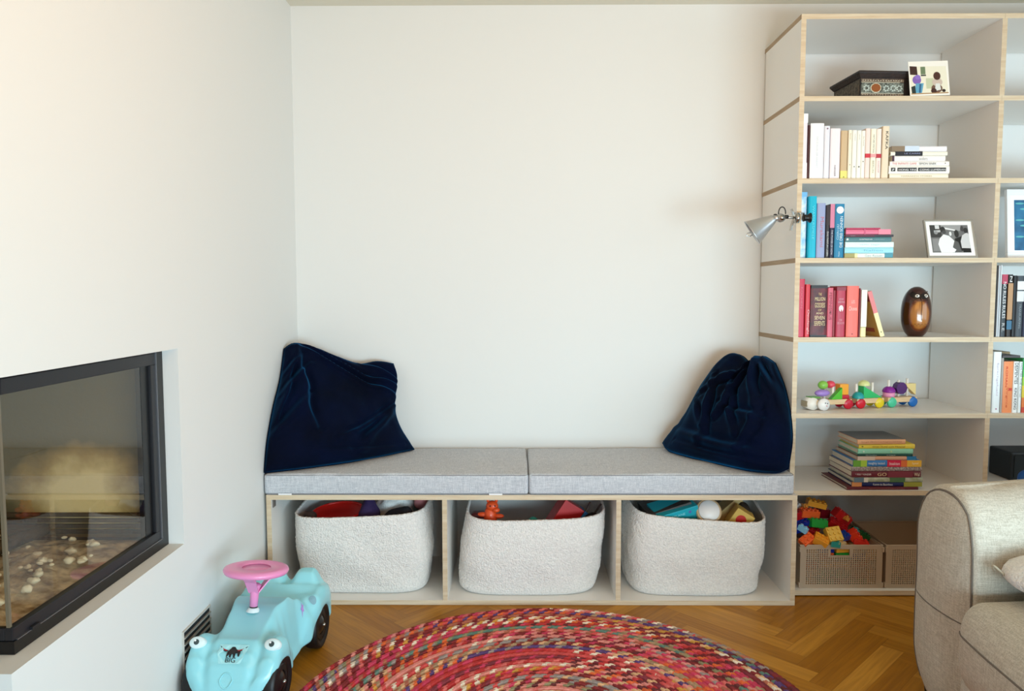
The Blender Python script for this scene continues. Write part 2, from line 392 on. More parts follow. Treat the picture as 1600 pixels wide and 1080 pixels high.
# ================================================================ FOLDS / VELVET PILLOWS
def curve_pts(pts, t):
    """piecewise smooth interpolation by chord length"""
    P = [Vector(p) for p in pts]; L = [0]
    for a, b in zip(P, P[1:]): L.append(L[-1] + (b - a).length)
    s = t * L[-1]
    for i in range(len(P) - 1):
        if s <= L[i + 1] + 1e-9:
            k = (s - L[i]) / max(1e-9, L[i + 1] - L[i])
            p0 = P[max(i - 1, 0)]; p1 = P[i]; p2 = P[i + 1]; p3 = P[min(i + 2, len(P) - 1)]
            h = lambda a, b, c, d: 0.5 * ((2 * b) + (-a + c) * k + (2 * a - 5 * b + 4 * c - d) * k * k + (-a + 3 * b - 3 * c + d) * k ** 3)
            return Vector((h(p0.x, p1.x, p2.x, p3.x), h(p0.y, p1.y, p2.y, p3.y), h(p0.z, p1.z, p2.z, p3.z)))
    return P[-1]
def pillow(name, bottom, right, top, left, thick, folds, m, label, seed, clampf=None, n=90):
    """closed cloth bag from four border curves (bottom/top run left to right, left/right run upwards)"""
    root = thing(name, label, 'pillow', curve_pts(bottom, .5), group='dark velvet pillows on the bench')
    O = root.location.copy(); bm = bmesh.new(); grid = [[], []]
    def C(u, v):
        b, t_, l, r = curve_pts(bottom, u), curve_pts(top, u), curve_pts(left, v), curve_pts(right, v)
        c00, c10, c01, c11 = Vector(bottom[0]), Vector(bottom[-1]), Vector(top[0]), Vector(top[-1])
        return b * (1 - v) + t_ * v + l * (1 - u) + r * u - (c00 * (1 - u) * (1 - v) + c10 * u * (1 - v) + c01 * (1 - u) * v + c11 * u * v)
    base = [[C(i / n, j / n) for i in range(n + 1)] for j in range(n + 1)]
    cen = sum((p for r_ in base for p in r_), Vector()) / ((n + 1) ** 2)
    nrm = (Vector(bottom[-1]) - Vector(top[0])).cross(Vector(top[-1]) - Vector(bottom[0])).normalized()
    if nrm.y > 0: nrm = -nrm
    def seg_d(u, v, a, b):
        ax, ay, bx_, by = *a, *b; dx, dy = bx_ - ax, by - ay
        t = max(0, min(1, ((u - ax) * dx + (v - ay) * dy) / (dx * dx + dy * dy)))
        sgn = (dx * (v - ay) - dy * (u - ax)) / math.hypot(dx, dy)
        return math.hypot(u - ax - t * dx, v - ay - t * dy), sgn, t
    for side in (0, 1):
        g = []
        for j in range(n + 1):
            row = []
            for i in range(n + 1):
                u, v = i / n, j / n; p = base[j][i].copy()
                e = (max(0, 4 * u * (1 - u)) ** .42) * (max(0, 4 * v * (1 - v)) ** .42)
                if side == 0:
                    h = thick * e
                    for (a, b, amp, wd) in folds:
                        # crease lines wobble a little
                        uu = u + .012 * math.sin(v * 19 + amp * 900); d, sg, t = seg_d(uu, v, a, b)
                        fade = math.sin(PI * min(1, max(0.0, t * .9 + .05))) ** .5
                        x = sg / wd
                        h += 1.5 * fade * amp * e ** .5 * math.exp(-x * x) * (1 if d < 3 * wd else 0) - 1.5 * fade * amp * .8 * e ** .5 * math.exp(-(x - 1.7) ** 2) * (1 if d < 4 * wd else 0)
                    q = Vector((u * 3 + seed, v * 3, seed))
                    h += .010 * e * noise.noise(q * 1.6) + .0035 * e ** .6 * noise.noise(Vector((u * 14, v * 9, seed)))
                    q2 = p + nrm * h
                else:
                    if i in (0, n) or j in (0, n): row.append(grid[0][j][i]); continue
                    q2 = p - nrm * thick * .55 * e
                if clampf: q2 = clampf(q2)
                row.append(bm.verts.new(q2 - O))
            g.append(row)
        grid[side] = g
        for j in range(n):
            for i in range(n):
                q = (g[j][i], g[j][i + 1], g[j + 1][i + 1], g[j + 1][i])
                bm.faces.new(q if side == 0 else q[::-1])
    border = [grid[0][0][i].co.copy() for i in range(0, n)] + [grid[0][j][n].co.copy() for j in range(0, n)] + [grid[0][n][i].co.copy() for i in range(n, 0, -1)] + [grid[0][j][0].co.copy() for j in range(n, 0, -1)]
    o = obj('velvet_cover', bm, m, root, True)
    b2 = bmesh.new(); tube(b2, border[::2], .0028, 6, True); obj('piping', b2, m, root, True)
    return root
M_VEL = mat('navy_velvet', '#010a26', 0.85, sheen=1.0, sheen_col='#15689c', bump=0.3, bscale=260, spec=0.08, hue2='#010516', vscale=5, bdist=.001)
def clampA(q):
    q.x = max(q.x, WX + 0.004); q.y = min(q.y, -0.004)
    if q.z < 0.503: q.z = 0.503
    return q
pillow('pillow',
    bottom=[(-.944, -.475, .503), (-.80, -.40, .503), (-.60, -.25, .503), (-.44, -.075, .505)],
    right=[(-.44, -.075, .505), (-.50, -.085, .60), (-.525, -.07, .68), (-.515, -.05, .80), (-.53, -.04, .868)],
    top=[(-.943, -.21, .945), (-.915, -.165, .965), (-.86, -.10, .945), (-.77, -.07, .90), (-.68, -.05, .868), (-.60, -.04, .878), (-.53, -.04, .868)],
    left=[(-.944, -.475, .503), (-.943, -.44, .61), (-.943, -.36, .73), (-.943, -.27, .83), (-.943, -.21, .945)],
    thick=.085, m=M_VEL, seed=2.0, clampf=clampA,
    folds=[((.08, .98), (.98, .62), .016, .022), ((.15, 1.0), (1.0, .72), .014, .018), ((.12, .95), (.26, .35), .02, .03), ((.10, .9), (.05, .30), .014, .022),
           ((.05, .60), (.22, .78), .014, .02), ((.62, .14), (.92, .46), .018, .03), ((.5, .22), (.95, .50), .012, .02), ((.7, .95), (1.0, .78), .012, .018), ((.3, .12), (.85, .08), .008, .02), ((.02, .25), (.24, .5), .012, .024), ((.0, .75), (.18, .86), .012, .018)],
    label='dark blue velvet pillow slumped in the left corner of the bench')
def clampB(q):
    q.y = min(q.y, -0.004); q.x = min(q.x, 1.0375)
    if q.z < 0.503: q.z = 0.503
    return q
pillow('pillow',
    bottom=[(.622, -.06, .530), (.64, -.11, .505), (.70, -.22, .503), (.78, -.33, .503), (.87, -.44, .503), (.96, -.475, .503), (1.012, -.46, .515)],
    right=[(1.012, -.46, .515), (1.036, -.43, .62), (1.036, -.40, .72), (1.034, -.34, .81), (1.025, -.26, .89)],
    top=[(.885, -.085, .880), (.905, -.10, .912), (.94, -.12, .905), (.972, -.15, .868), (.985, -.17, .885), (1.0, -.20, .912), (1.025, -.26, .89)],
    left=[(.622, -.06, .530), (.735, -.045, .645), (.80, -.05, .765), (.855, -.065, .845), (.885, -.085, .880)],
    thick=.10, m=M_VEL, seed=5.3, clampf=clampB,
    folds=[((.68, 1.0), (.74, .55), .022, .03), ((.62, .98), (.42, .45), .016, .03), ((.66, .97), (.2, .6), .014, .025), ((.72, .95), (.95, .6), .018, .03), ((.9, .95), (.98, .4), .012, .02),
           ((.1, .2), (.9, .12), .014, .03), ((.2, .1), (.95, .05), .010, .02), ((.25, .65), (.35, .2), .014, .028), ((.5, .45), (.85, .36), .012, .03), ((.45, .75), (.6, .3), .014, .025), ((.8, .5), (.7, .2), .012, .025), ((.15, .45), (.3, .3), .01, .02)],
    label='dark blue velvet pillow slumped against the side of the bookcase')

# ================================================================ BOUCLE BASKETS
M_BOU = mat('cream_boucle', '#f7f3ee', 0.95, bump=1.0, bscale=170, var=.13, vscale=150, sheen=.3, spec=.1, bdist=.007)
M_LIN = mat('grey_basket_lining', '#d3d1cd', 0.9, bump=.2, bscale=30)
def basket(label, bot, top, seed, bulge=.012, rnd=4.2):
    """bot/top: four corners fl, fr, br, bl (x,y,z)"""
    bot = [Vector(p) for p in bot]; top = [Vector(p) for p in top]
    O = sum(bot, Vector()) / 4; root = thing('storage_basket', label, 'basket', O, group='fleecy baskets in the bench')
    N = 220; H = 60
    def sq(a):
        c, s_ = math.cos(a), math.sin(a); k = (abs(c) ** rnd + abs(s_) ** rnd) ** (-1 / rnd); return c * k, s_ * k
    def P(a, h, inset):
        x, y = sq(a); x *= (1 - inset); y *= (1 - inset * 1.4); u, v = (x + 1) / 2, (y + 1) / 2
        def bil(q): return q[0] * (1 - u) * (1 - v) + q[1] * u * (1 - v) + q[2] * u * v + q[3] * (1 - u) * v
        p = bil(bot) * (1 - h) + bil(top) * h
        c = (O * (1 - h) + sum(top, Vector()) / 4 * h); d = Vector((p.x - c.x, p.y - c.y, 0)).normalized()
        p += d * bulge * math.sin(PI * min(1, h * 1.02)) * (1 + .8 * noise.noise(Vector((a * 1.1, h * 2, seed))))
        p += d * .010 * noise.noise(Vector((a * 2.3, h * 3.2 + a, seed + 4))) * math.sin(PI * min(1, h + .15))
        return p, d
    bm = bmesh.new(); rings = []
    for k in range(H + 1):
        h = k / H; r = []
        for i in range(N):
            a = 2 * PI * i / N; ins = .06 * (1 - min(1, h * 12)) ** 2
            p, d = P(a, h, ins)
            f = .0016 * noise.noise(p * 150 + Vector((seed, 0, 0))) + .0016 * noise.noise(p * 300)
            p += d * f * 1.6; p.z += f
            if k == H: p.z += .004 * noise.noise(p * 260)
            p.z = max(p.z, .0205)
            r.append(bm.verts.new(p - O))
        rings.append(r)
    for ins in (.018, .034):
        r = []
        for i in range(N):
            p, d = P(2 * PI * i / N, 1, ins); p.z += (.004 if ins < .02 else -.003) + .002 * noise.noise(p * 200); r.append(bm.verts.new(p - O))
        rings.append(r)
    for A, B in zip(rings, rings[1:]):
        for i in range(N): bm.faces.new((A[i], A[(i + 1) % N], B[(i + 1) % N], B[i]))
    bm.faces.new(rings[0][::-1]); o = obj('boucle_cover', bm, M_BOU, root, True)
    bm = bmesh.new(); rings = []
    for k in range(0, 9):
        h = 1 - .93 * k / 8; r = [bm.verts.new(P(2 * PI * i / 110, h, .036)[0] - O + Vector((0, 0, -.002))) for i in range(110)]; rings.append(r)
    for A, B in zip(rings, rings[1:]):
        for i in range(110): bm.faces.new((A[i], A[(i + 1) % 110], B[(i + 1) % 110], B[i]))
    bm.faces.new(rings[-1]); obj('lining', bm, M_LIN, root, True)
    return root
basket('cream fleecy basket in the left bench compartment, holding a red bowl',
    [(-.835, -.435, .0205), (-.345, -.435, .0205), (-.36, -.13, .0205), (-.82, -.13, .0205)],
    [(-.865, -.468, .318), (-.358, -.462, .336), (-.335, -.17, .366), (-.84, -.17, .36)], 1.3)
basket('cream fleecy basket in the middle bench compartment, holding an orange figure',
    [(-.235, -.455, .0205), (.305, -.455, .0205), (.30, -.14, .0205), (-.22, -.14, .0205)],
    [(-.205, -.462, .305), (.345, -.462, .322), (.335, -.15, .368), (-.185, -.15, .37)], 4.1, .010, 3.6)
basket('cream fleecy basket in the right bench compartment, holding a turquoise box',
    [(.438, -.452, .0205), (.925, -.462, .0205), (.94, -.15, .0205), (.425, -.15, .0205)],
    [(.452, -.455, .332), (.952, -.475, .300), (.955, -.16, .36), (.42, -.16, .375)], 7.7, .008, 4.6)

# ---------------------------------------------------------------- things in the baskets
# left basket: red bowl, purple cloth toy, white plush, black toy, pink ball
t = thing('bowl', 'shiny red plastic bowl tipped on top of the left basket', 'bowl', (-.70, -.345, .262), (math.radians(5), math.radians(-3), 0))
bm = bmesh.new(); lathe(bm, [(0, .002), (.035, 0), (.06, .014), (.085, .038), (.097, .055), (.101, .056), (.1, .052), (.088, .036), (.062, .018), (.03, .008), (0, .008)], 40)
obj('bowl_body', bm, mat('red_plastic', '#d8190f', .25, coat=.4), t, True)
bm = bmesh.new(); tube(bm, [(.1005 * math.cos(a * PI / 24), .1005 * math.sin(a * PI / 24), .056) for a in range(48)], .0045, 8, True); obj('rim', bm, mat('red_plastic', '#d8190f'), t, True)
def blob(name, label, cat, c, r, m, seed, amp=.12, rot=0):
    O = Vector((c[0], c[1], c[2] - r[2])); bm = bmesh.new(); ell(bm, (0, 0, r[2]), r, 36, 24)
    for v in bm.verts:
        k = 1 + amp * noise.noise(v.co * 22 + Vector((seed, 0, 0))) * 1.6
        v.co = Vector((v.co.x * k, v.co.y * k, r[2] + (v.co.z - r[2]) * k))
    o = obj(name, bm, m, None, True, loc=O, rot=(0, 0, rot)); tag(o, label, cat); return o
M_PLUSH = mat('white_plush', '#efeeea', .95, bump=.9, bscale=160, sheen=.3)
blob('plush_toy', 'fluffy white plush toy behind the red bowl in the left basket', 'plush toy', (-.49, -.29, .300), (.075, .065, .085), M_PLUSH, 1)
blob('cloth_toy', 'dark purple cloth toy beside the red bowl in the left basket', 'toy', (-.575, -.375, .28), (.045, .05, .10), mat('purple_cloth', '#2b1746', .85, bump=.3), 3)
blob('toy_purse', 'soft black toy at the right front of the left basket', 'toy', (-.45, -.395, .275), (.075, .045, .075), mat('black_cloth', '#15131a', .8, bump=.4), 5)
blob('ball', 'small pink ball at the right back of the left basket', 'ball', (-.385, -.29, .335), (.027, .027, .027), flat('#d98a8e', .5), 6, 0)
blob('cloth_scrap', 'salmon pink cloth toy above the purple one in the left basket', 'toy', (-.60, -.27, .375), (.03, .03, .022), flat('#d2756a', .8), 9)
blob('toy_ring', 'small dark brown toy at the left front corner of the left basket', 'toy', (-.80, -.39, .312), (.026, .02, .02), flat('#3a2620', .6), 8)

# middle basket: orange figure, maroon toy, red and blue block, dark sticks, teal toy
M_OR = mat('orange_rubber', '#e8521c', .45, coat=.2)
t = thing('toy_figure', 'orange rubber animal figure poking out of the middle basket', 'toy figure', (-.105, -.375, .245))
bm = bmesh.new(); ell(bm, (0, 0, .05), (.026, .024, .055)); ell(bm, (.008, -.004, .103), (.024, .02, .021)); ell(bm, (.024, -.02, .092), (.014, .012, .01)); ell(bm, (.03, 0, .062), (.024, .012, .010)); ell(bm, (-.03, .0, .068), (.022, .012, .010))
obj('figure_body', bm, M_OR, t, True)
for s in (-1, 1):
    bm = bmesh.new(); ell(bm, (.008 + s * .016, 0, .124), (.006, .005, .010)); obj('ear', bm, M_OR, t, True)
    bm = bmesh.new(); ell(bm, (.010 + s * .009, -.022, .108), (.003, .003, .003)); obj('eye', bm, flat('#221010'), t, True)
t = thing('toy_car', 'small maroon toy car left of the orange figure in the middle basket', 'toy car', (-.150, -.36, .270))
obj('car_body', soft((.06, .05, .05), .014, 4), mat('maroon_plastic', '#4a1216', .35), t, True)
bm = bmesh.new(); cyl(bm, (-.01, -.025, .012), (-.01, -.031, .012), .011); obj('wheel', bm, M_BLACK, t)
t = thing('toy_box', 'red and blue toy box standing on its edge in the middle basket', 'toy box', (.155, -.345, .235), (0, math.radians(34), math.radians(10)))
obj('box_body', box((-.055, -.04, 0), (.035, .04, .13), .004), mat('red_card', '#b71718', .45), t)
obj('blue_end', box((.036, -.041, 0), (.056, .041, .131), .003), flat('#2b78c4', .4), t)
obj('yellow_strip', box((.0565, -.041, .09), (.0585, .041, .132), .0005), flat('#c7c63a', .4), t)
blob('toy_block', 'dark blue toy right of the red box in the middle basket', 'toy', (.225, -.34, .30), (.03, .03, .028), flat('#1c2b63', .5), 12)
for k, (x, a, lb) in enumerate(((.262, 24, 'dark thin stick leaning right in the middle basket, the left of two'), (.285, 34, 'dark thin stick leaning right in the middle basket, the right of two'))):
    bm = bmesh.new(); cyl(bm, (0, 0, 0), (math.sin(math.radians(a)) * .13, 0, math.cos(math.radians(a)) * .13), .0042, n=10)
    tag(obj('toy_stick', bm, flat('#3b2a26', .5), None, True, loc=(x - .03, -.36 + .012 * k, .24)), lb, 'stick', 'sticks in the middle basket')
blob('toy_bowl', 'small teal toy between orange figure and red box', 'toy', (.06, -.415, .292), (.024, .02, .024), flat('#2f8a80', .5), 14)
blob('toy_pouch', 'black soft toy under the sticks in the middle basket', 'toy', (.29, -.38, .285), (.035, .04, .035), mat('black_cloth'), 15)

# right basket: grey box, turquoise box, drum, yellow card boxes, dark plant-like toy
t = thing('game_box', 'dark grey board game box lying aslant in the right basket', 'game box', (.585, -.32, .262), (0, math.radians(-16), math.radians(6)))
obj('box_lid', box((-.07, -.09, .05), (.10, .09, .085), .002), mat('grey_card', '#4c4745', .6, var=.25, vscale=40), t)
obj('box_base', box((-.068, -.087, 0), (.098, .087, .05), .002), flat('#2b2827', .6), t)
t = thing('game_box', 'turquoise game box lying aslant in front of the grey one', 'game box', (.61, -.37, .262), (math.radians(8), math.radians(-14), math.radians(10)))
obj('box_lid', box((-.07, -.05, .055), (.09, .075, .09), .002), mat('turquoise_card', '#1fa7b8', .4), t)
obj('box_base', box((-.069, -.049, 0), (.089, .074, .055), .002), flat('#0f8fa2', .4), t)
bm = bmesh.new(); disc(bm, (.055, -.0505, .073), .006); obj('printed_mark', bm, flat('#5b6fb0', .5), t)
obj('title', text_bm('AIRPLANE', .07, .009, (1, 0, 0), (0, 0, 1), (0, -.0505, .072)), flat('#9be3ea', .5), t)
t = thing('toy_drum', 'round wooden jar with white lid in the right basket', 'jar', (.735, -.345, .245), (math.radians(62), 0, math.radians(-4)))
bm = bmesh.new(); lathe(bm, [(0, 0), (.046, 0), (.048, .01), (.048, .10), (.043, .104), (0, .104)], 36); 
obj('jar_body', bm, mat('pale_wood', '#d8b78c', .5, var=.15, stretch=(1, 1, 6)), t, True, loc=(0, .05, .01))
bm = bmesh.new(); lathe(bm, [(0, .100), (.038, .100), (.040, .104), (.0385, .108), (0, .108)], 36); obj('lid', bm, flat('#efece9', .4), t, True, loc=(0, .05, .012))
t = thing('card_box', 'yellow cardboard box with a red disc in the right basket', 'card box', (.835, -.38, .25), (math.radians(4), math.radians(32), math.radians(-6)))
obj('box_body', box((-.045, -.03, 0), (.03, .03, .095), .002), mat('yellow_card', '#d9b559', .6), t)
bm = bmesh.new(); disc(bm, (-.01, -.0305, .06), .02); obj('red_disc', bm, flat('#c5251c', .5), t)
t = thing('card_box', 'buff cardboard box leaning behind the yellow one in the right basket', 'card box', (.80, -.29, .27), (0, math.radians(48), 0))
obj('box_body', box((-.03, -.04, 0), (.02, .04, .12), .002), flat('#c9a96c', .6), t)
blob('dark_toy', 'dark brown toy at the right end of the right basket', 'toy', (.888, -.34, .30), (.03, .04, .05), mat('brown_cloth', '#38281d', .9, bump=.5), 17)

# ================================================================ BOOKS
def book(label, th, dp, h, cover, loc, rot=(0, 0, 0), group=None, hard=True, title=None, tcol='#ffffff', tdir=1, tspan=(.2, .85), tw=.45, bands=(), dots=(), gloss=.45, pages=True, extra=()):
    """standing book: x = thickness, spine faces -y at y=0, z = height"""
    t = thing('book', label, 'book', loc, rot, group)
    c = .0022 if hard else .0009; ins = .003 if hard else .0006
    bm = bmesh.new(); mc = cover if not isinstance(cover, str) else mat('cover_%s' % cover.strip('#'), cover, gloss)
    # C-shaped cover profile with a slightly rounded spine, extruded over the height
    k = min(.003, th * .25); out = [(0, dp), (0, k), (th * .14, k * .25), (th * .5, 0), (th * .86, k * .25), (th, k), (th, dp), (th - c, dp), (th - c, k + c), (c, k + c), (c, dp)]
    A = [bm.verts.new((a, b, 0)) for a, b in out]; B = [bm.verts.new((a, b, h)) for a, b in out]; n = len(out)
    for i in range(n): bm.faces.new((A[i], A[(i + 1) % n], B[(i + 1) % n], B[i]))
    bm.faces.new(A[::-1]); bm.faces.new(B)
    obj('cover', bm, mc, t)
    if pages: obj('pages', box((c + .0002, k + c + .0002, ins), (th - c - .0002, dp - ins, h - ins)), M_PAGE, t)
    for (a, b, col) in bands:
        bm = bmesh.new(); bx(bm, (-.0003, -.0004, h * a), (th + .0003, k * .9, h * b)); obj('spine_band', bm, flat(col, gloss), t)
    for (zf, r, col) in dots:
        bm = bmesh.new(); disc(bm, (th / 2, -.0006, h * zf), r); obj('spine_mark', bm, flat(col, gloss), t)
    tl = [(title, tcol, tdir, tspan, tw, .5)] if title else []
    for (s, col, dr, sp, w_, off) in tl + list(extra):
        L = h * (sp[1] - sp[0]); cz = h * (sp[0] + sp[1]) / 2
        if dr == 0: M = ((1, 0, 0), (0, 0, 1)); W, H = th * w_, L
        elif dr == 1: M = ((0, 0, -1), (1, 0, 0)); W, H = L, th * w_
        else: M = ((0, 0, 1), (-1, 0, 0)); W, H = L, th * w_
        obj('title', text_bm(s, W, H, M[0], M[1], (th * off, -.0009, cz)), flat(col, .5), t)
    return t
def stand(x0, x1, z0, z1, label, cover, group, dp=.14, y=-.39, rot=(0, 0, 0), **k):
    g = .0004; return book(label, x1 - x0 - 2 * g, dp, z1 - z0, cover, (x0 + g, y, z0 + .0002), rot, group, **k)
def lie(x0, x1, z0, z1, label, cover, group, dp=.13, y=-.39, yaw=0, **k):
    # fractions along a lying spine are given from its left end
    if 'bands' in k: k['bands'] = tuple((1 - b, 1 - a, c) for a, b, c in k['bands'])
    if 'dots' in k: k['dots'] = tuple((1 - a, r, c) for a, r, c in k['dots'])
    if 'extra' in k: k['extra'] = tuple((s_, c, d, (1 - sp[1], 1 - sp[0]), w_, o_) for s_, c, d, sp, w_, o_ in k['extra'])
    g = .0003; return book(label, z1 - z0 - 2 * g, dp, x1 - x0, cover, (x1, y, z0 + g), (0, -PI / 2, yaw), group, **k)

G = 'pale books standing on the second shelf'; z = 1.592
S = lambda *a, **k: stand(a[0], a[1], z, a[2], a[3], a[4], G, **k)
S(1.0595, 1.0785, 1.831, 'tallest pale pink and white book, first beside the bookcase side', '#ece0e6', dp=.2, hard=False, bands=((.86, 1, '#f4f2f2'), (0, .25, '#f1ecee')))
S(1.0795, 1.0875, 1.789, 'thin dark maroon book squeezed between white ones', '#3d0712')
S(1.0895, 1.140, 1.796, 'thickest white book of the second shelf', '#f1f0f2', dp=.16, title='DAS SCHLOSS DER KINDHEIT', tcol='#c3ccd4', tspan=(.2, .76), tw=.14)
S(1.141, 1.162, 1.786, 'greyish white slim book right of the thickest white one', '#e4e4ec', hard=False, dots=((.95, .003, '#8a6f86'),))
S(1.164, 1.201, 1.777, 'pinkish white book with a short dark stripe low on its spine', '#f0e6ea', hard=False, extra=(('HANSER', '#4a5257', 1, (.05, .27), .16, .5),))
S(1.203, 1.228, 1.769, 'light brown book with a yellow foot', '#cdb28c', hard=False, bands=((0, .17, '#e3dc7a'),), dots=((.04, .002, '#6a6430'),))
S(1.230, 1.2445, 1.771, 'narrow cream paperback right of the light brown book', '#f3ead4', hard=False, extra=(('Roman', '#b5a98e', 1, (.8, .93), .3, .5),), dots=((.29, .0015, '#44423c'),))
S(1.245, 1.2625, 1.7705, 'first of three white paperbacks with a small dark mark low on the spine', '#efeee6', hard=False, extra=(('Erpenbeck', '#b9b6a8', 1, (.78, .92), .25, .5),), dots=((.25, .002, '#4b4b46'),))
S(1.263, 1.279, 1.7695, 'middle of three white paperbacks, its mark bolder than its neighbours', '#f1f0e7', hard=False, extra=(('Handke', '#b9b6a8', 1, (.8, .92), .25, .5),), dots=((.25, .0026, '#33332f'),))
S(1.279, 1.2935, 1.7685, 'white paperback with grey lettering near its top, left of a pink one', '#f3f1e6', hard=False, extra=(('Der Fremde', '#a9aa9d', 1, (.68, .88), .3, .5),), dots=((.36, .002, '#55544e'),))
S(1.294, 1.312, 1.777, 'pale pink paperback carrying the first red band', '#f0dcd4', hard=False, bands=((.42, .50, '#cf3040'),))
S(1.3135, 1.334, 1.7755, 'cream paperback with a column of grey letters and a pink band', '#f4efda', hard=False, bands=((.43, .50, '#efa5a5'),), extra=(('NATURE WRITING', '#8b8a80', 1, (.52, .88), .3, .5), ('BERLIN', '#a8a690', 1, (.12, .36), .3, .5)))
S(1.3345, 1.353, 1.775, 'white paperback with pink tones and a dark red band', '#f2e4dc', hard=False, bands=((.42, .50, '#b9303e'),), extra=(('SUHRKAMP', '#c99', 1, (.12, .36), .25, .5),))
S(1.3555, 1.381, 1.785, 'cream book with a beige edge and black letters at the right end of the row', '#ead9bf', hard=True, rot=(0, math.radians(.4), 0), extra=(('KAFKA', '#2a2622', 1, (.56, .9), .38, .6),))
G = 'pale books stacked flat on the second shelf'
Lb = lambda *a, **k: lie(*a[:6], G, **k)
Lb(1.386, 1.604, 1.592, 1.611, 'cream book at the bottom of the pale stack', '#efe6d2', extra=(('MARRAKESH STORIES', '#b5a27c', 1, (.2, .72), .28, .5),), hard=False, dp=.15)
Lb(1.383, 1.608, 1.611, 1.640, 'white book with black lettering band across its spine', '#f2eee6', dp=.16, bands=(), extra=(('HONG YING  CONG LUMERAN', '#ffffff', 1, (.16, .93), .22, .5), ('?', '#ffffff', 1, (.05, .09), .25, .5)), )
t = bpy.data.objects[[o.name for o in bpy.data.objects if o.get('label', '').startswith('white book with black lettering')][0]]
bm = bmesh.new(); bx(bm, (.0085, -.0007, .225 * .895), (.0215, -.0001, .225 * .965)); bx(bm, (.0085, -.0007, .225 * .54), (.0215, -.0001, .225 * .86)); bx(bm, (.0085, -.0007, .225 * .06), (.0215, -.0001, .225 * .52)); obj('lettering_band', bm, flat('#1b1714', .5), t)
Lb(1.386, 1.606, 1.640, 1.657, 'white book reading THE INFINITE GAME in red letters', '#f3efe9', dp=.15, hard=False, extra=(('THE INFINITE GAME', '#d98c8c', 1, (.04, .45), .5, .45), ('SIMON SINEK', '#5d6164', 1, (.49, .78), .5, .45)), dots=((.93, .002, '#777'),))
Lb(1.395, 1.591, 1.657, 1.677, 'white book with a grey emblem, left end dark purple, under the top two', '#f1edeb', dp=.14, hard=False, bands=((0, .035, '#4b2b3f'),), extra=(('anders', '#aeb0b0', 1, (.5, .66), .6, .45),))
Lb(1.388, 1.598, 1.677, 1.6925, 'white book with a black and violet label, second from the top', '#ebe8da', dp=.14, bands=((.08, .56, '#211c22'),), extra=(('LE CARRE', '#8d93b8', 1, (.24, .52), .35, .5),))
Lb(1.390, 1.595, 1.6925, 1.712, 'pale blue and brown book on top of the pale stack', '#ece9ee', dp=.14, bands=((0, .24, '#8a765f'), (.24, .5, '#cfdcee')))

G = 'blue books standing on the third shelf'; z = 1.299
S(1.0595, 1.089, 1.546, 'tallest light blue patterned book, behind the lamp clamp', mat('blue_pattern', '#8cc3ea', .5, hue2='#e7f2fa', vscale=38), dp=.2, y=-.375, bands=((.93, 1, '#6fb3e2'),))
S(1.0915, 1.1205, 1.529, 'bright cyan book standing next to the light blue one', '#0fb3cf', dp=.18, gloss=.25, extra=(('WASSERSPIELE', '#59d6e4', 1, (.3, .85), .3, .55),))
S(1.122, 1.154, 1.503, 'greyish lavender book with reddish writing', '#97a2c6', dp=.16, hard=False, extra=(('Murakami', '#c1788a', 1, (.2, .75), .4, .6),))
S(1.1555, 1.1705, 1.496, 'thin black book with white writing beside the lavender one', '#1d1a22', dp=.15, hard=False, bands=((.62, 1, '#2a1418'),), extra=(('DAS PARFUM LESEN', '#dcdcdc', 1, (.04, .5), .4, .5),))
S(1.171, 1.187, 1.500, 'thin book, pink above and dark blue below', '#1b1c3c', dp=.15, hard=False, bands=((.56, 1, '#d27f9c'),), extra=(('THE POWER OF NOW', '#d5d8e6', 1, (.06, .52), .4, .5),))
S(1.189, 1.2245, 1.5005, 'thick petrol blue book with a white disc at its top', '#0f7ca6', dp=.17, bands=((0.0, .008, '#0f7ca6'),), dots=((.885, .0135, '#e9f2f4'),), extra=(('DIE DREI SONNEN', '#eaf4f6', -1, (.2, .77), .3, .68), ('CIXIN LIU', '#bfe1ec', -1, (.34, .62), .24, .32), ('Heyne', '#cfe8f0', -1, (.03, .12), .2, .5)))
G = 'books stacked flat on the third shelf'
Lb(1.228, 1.409, 1.299, 1.317, 'cream illustrated book at the bottom of the blue stack', '#e9ebe4', dp=.13, hard=False, bands=((0, .21, '#a39a5e'), (.21, .27, '#e4e0a8'), (.83, 1, '#4a93a4')), extra=(('Geo Reisen', '#9fb6ba', 1, (.42, .78), .5, .5),))
Lb(1.228, 1.410, 1.317, 1.338, 'light sky blue book, second from the bottom of the blue stack', '#9fdbe9', dp=.13, extra=(('Italien', '#78bccd', 1, (.4, .78), .3, .5),))
Lb(1.230, 1.411, 1.338, 1.3595, 'very pale mint book lying above the sky blue one', '#e0f5f3', dp=.13, hard=False, extra=(('stille tage', '#b9d2d2', 1, (.3, .7), .3, .5),))
Lb(1.230, 1.402, 1.3595, 1.378, 'grey green book with small white writing in the blue stack', '#4d7a80', dp=.125, hard=False, extra=(('SAPIENS', '#e6eeee', 1, (.3, .58), .22, .5), ('HARARI', '#8fb0b3', 1, (.62, .84), .2, .5)), dots=((.04, .004, '#dfe7e7'),))
Lb(1.230, 1.409, 1.378, 1.387, 'thin dark grey and maroon book under the pink ones', '#3c3540', dp=.13, hard=False, bands=((0, .6, '#5e2136'),), extra=(('Notizen', '#bdb6bd', 1, (.1, .2), .3, .5),))
Lb(1.231, 1.399, 1.387, 1.406, 'pink book lying second from the top', '#e0708f', dp=.12, bands=((.4, .44, '#c95a7c'), (.72, .99, '#e88aa0')))
Lb(1.232, 1.359, 1.406, 1.412, 'thin deep pink booklet on top of the blue stack', '#b8345c', dp=.12, hard=False)

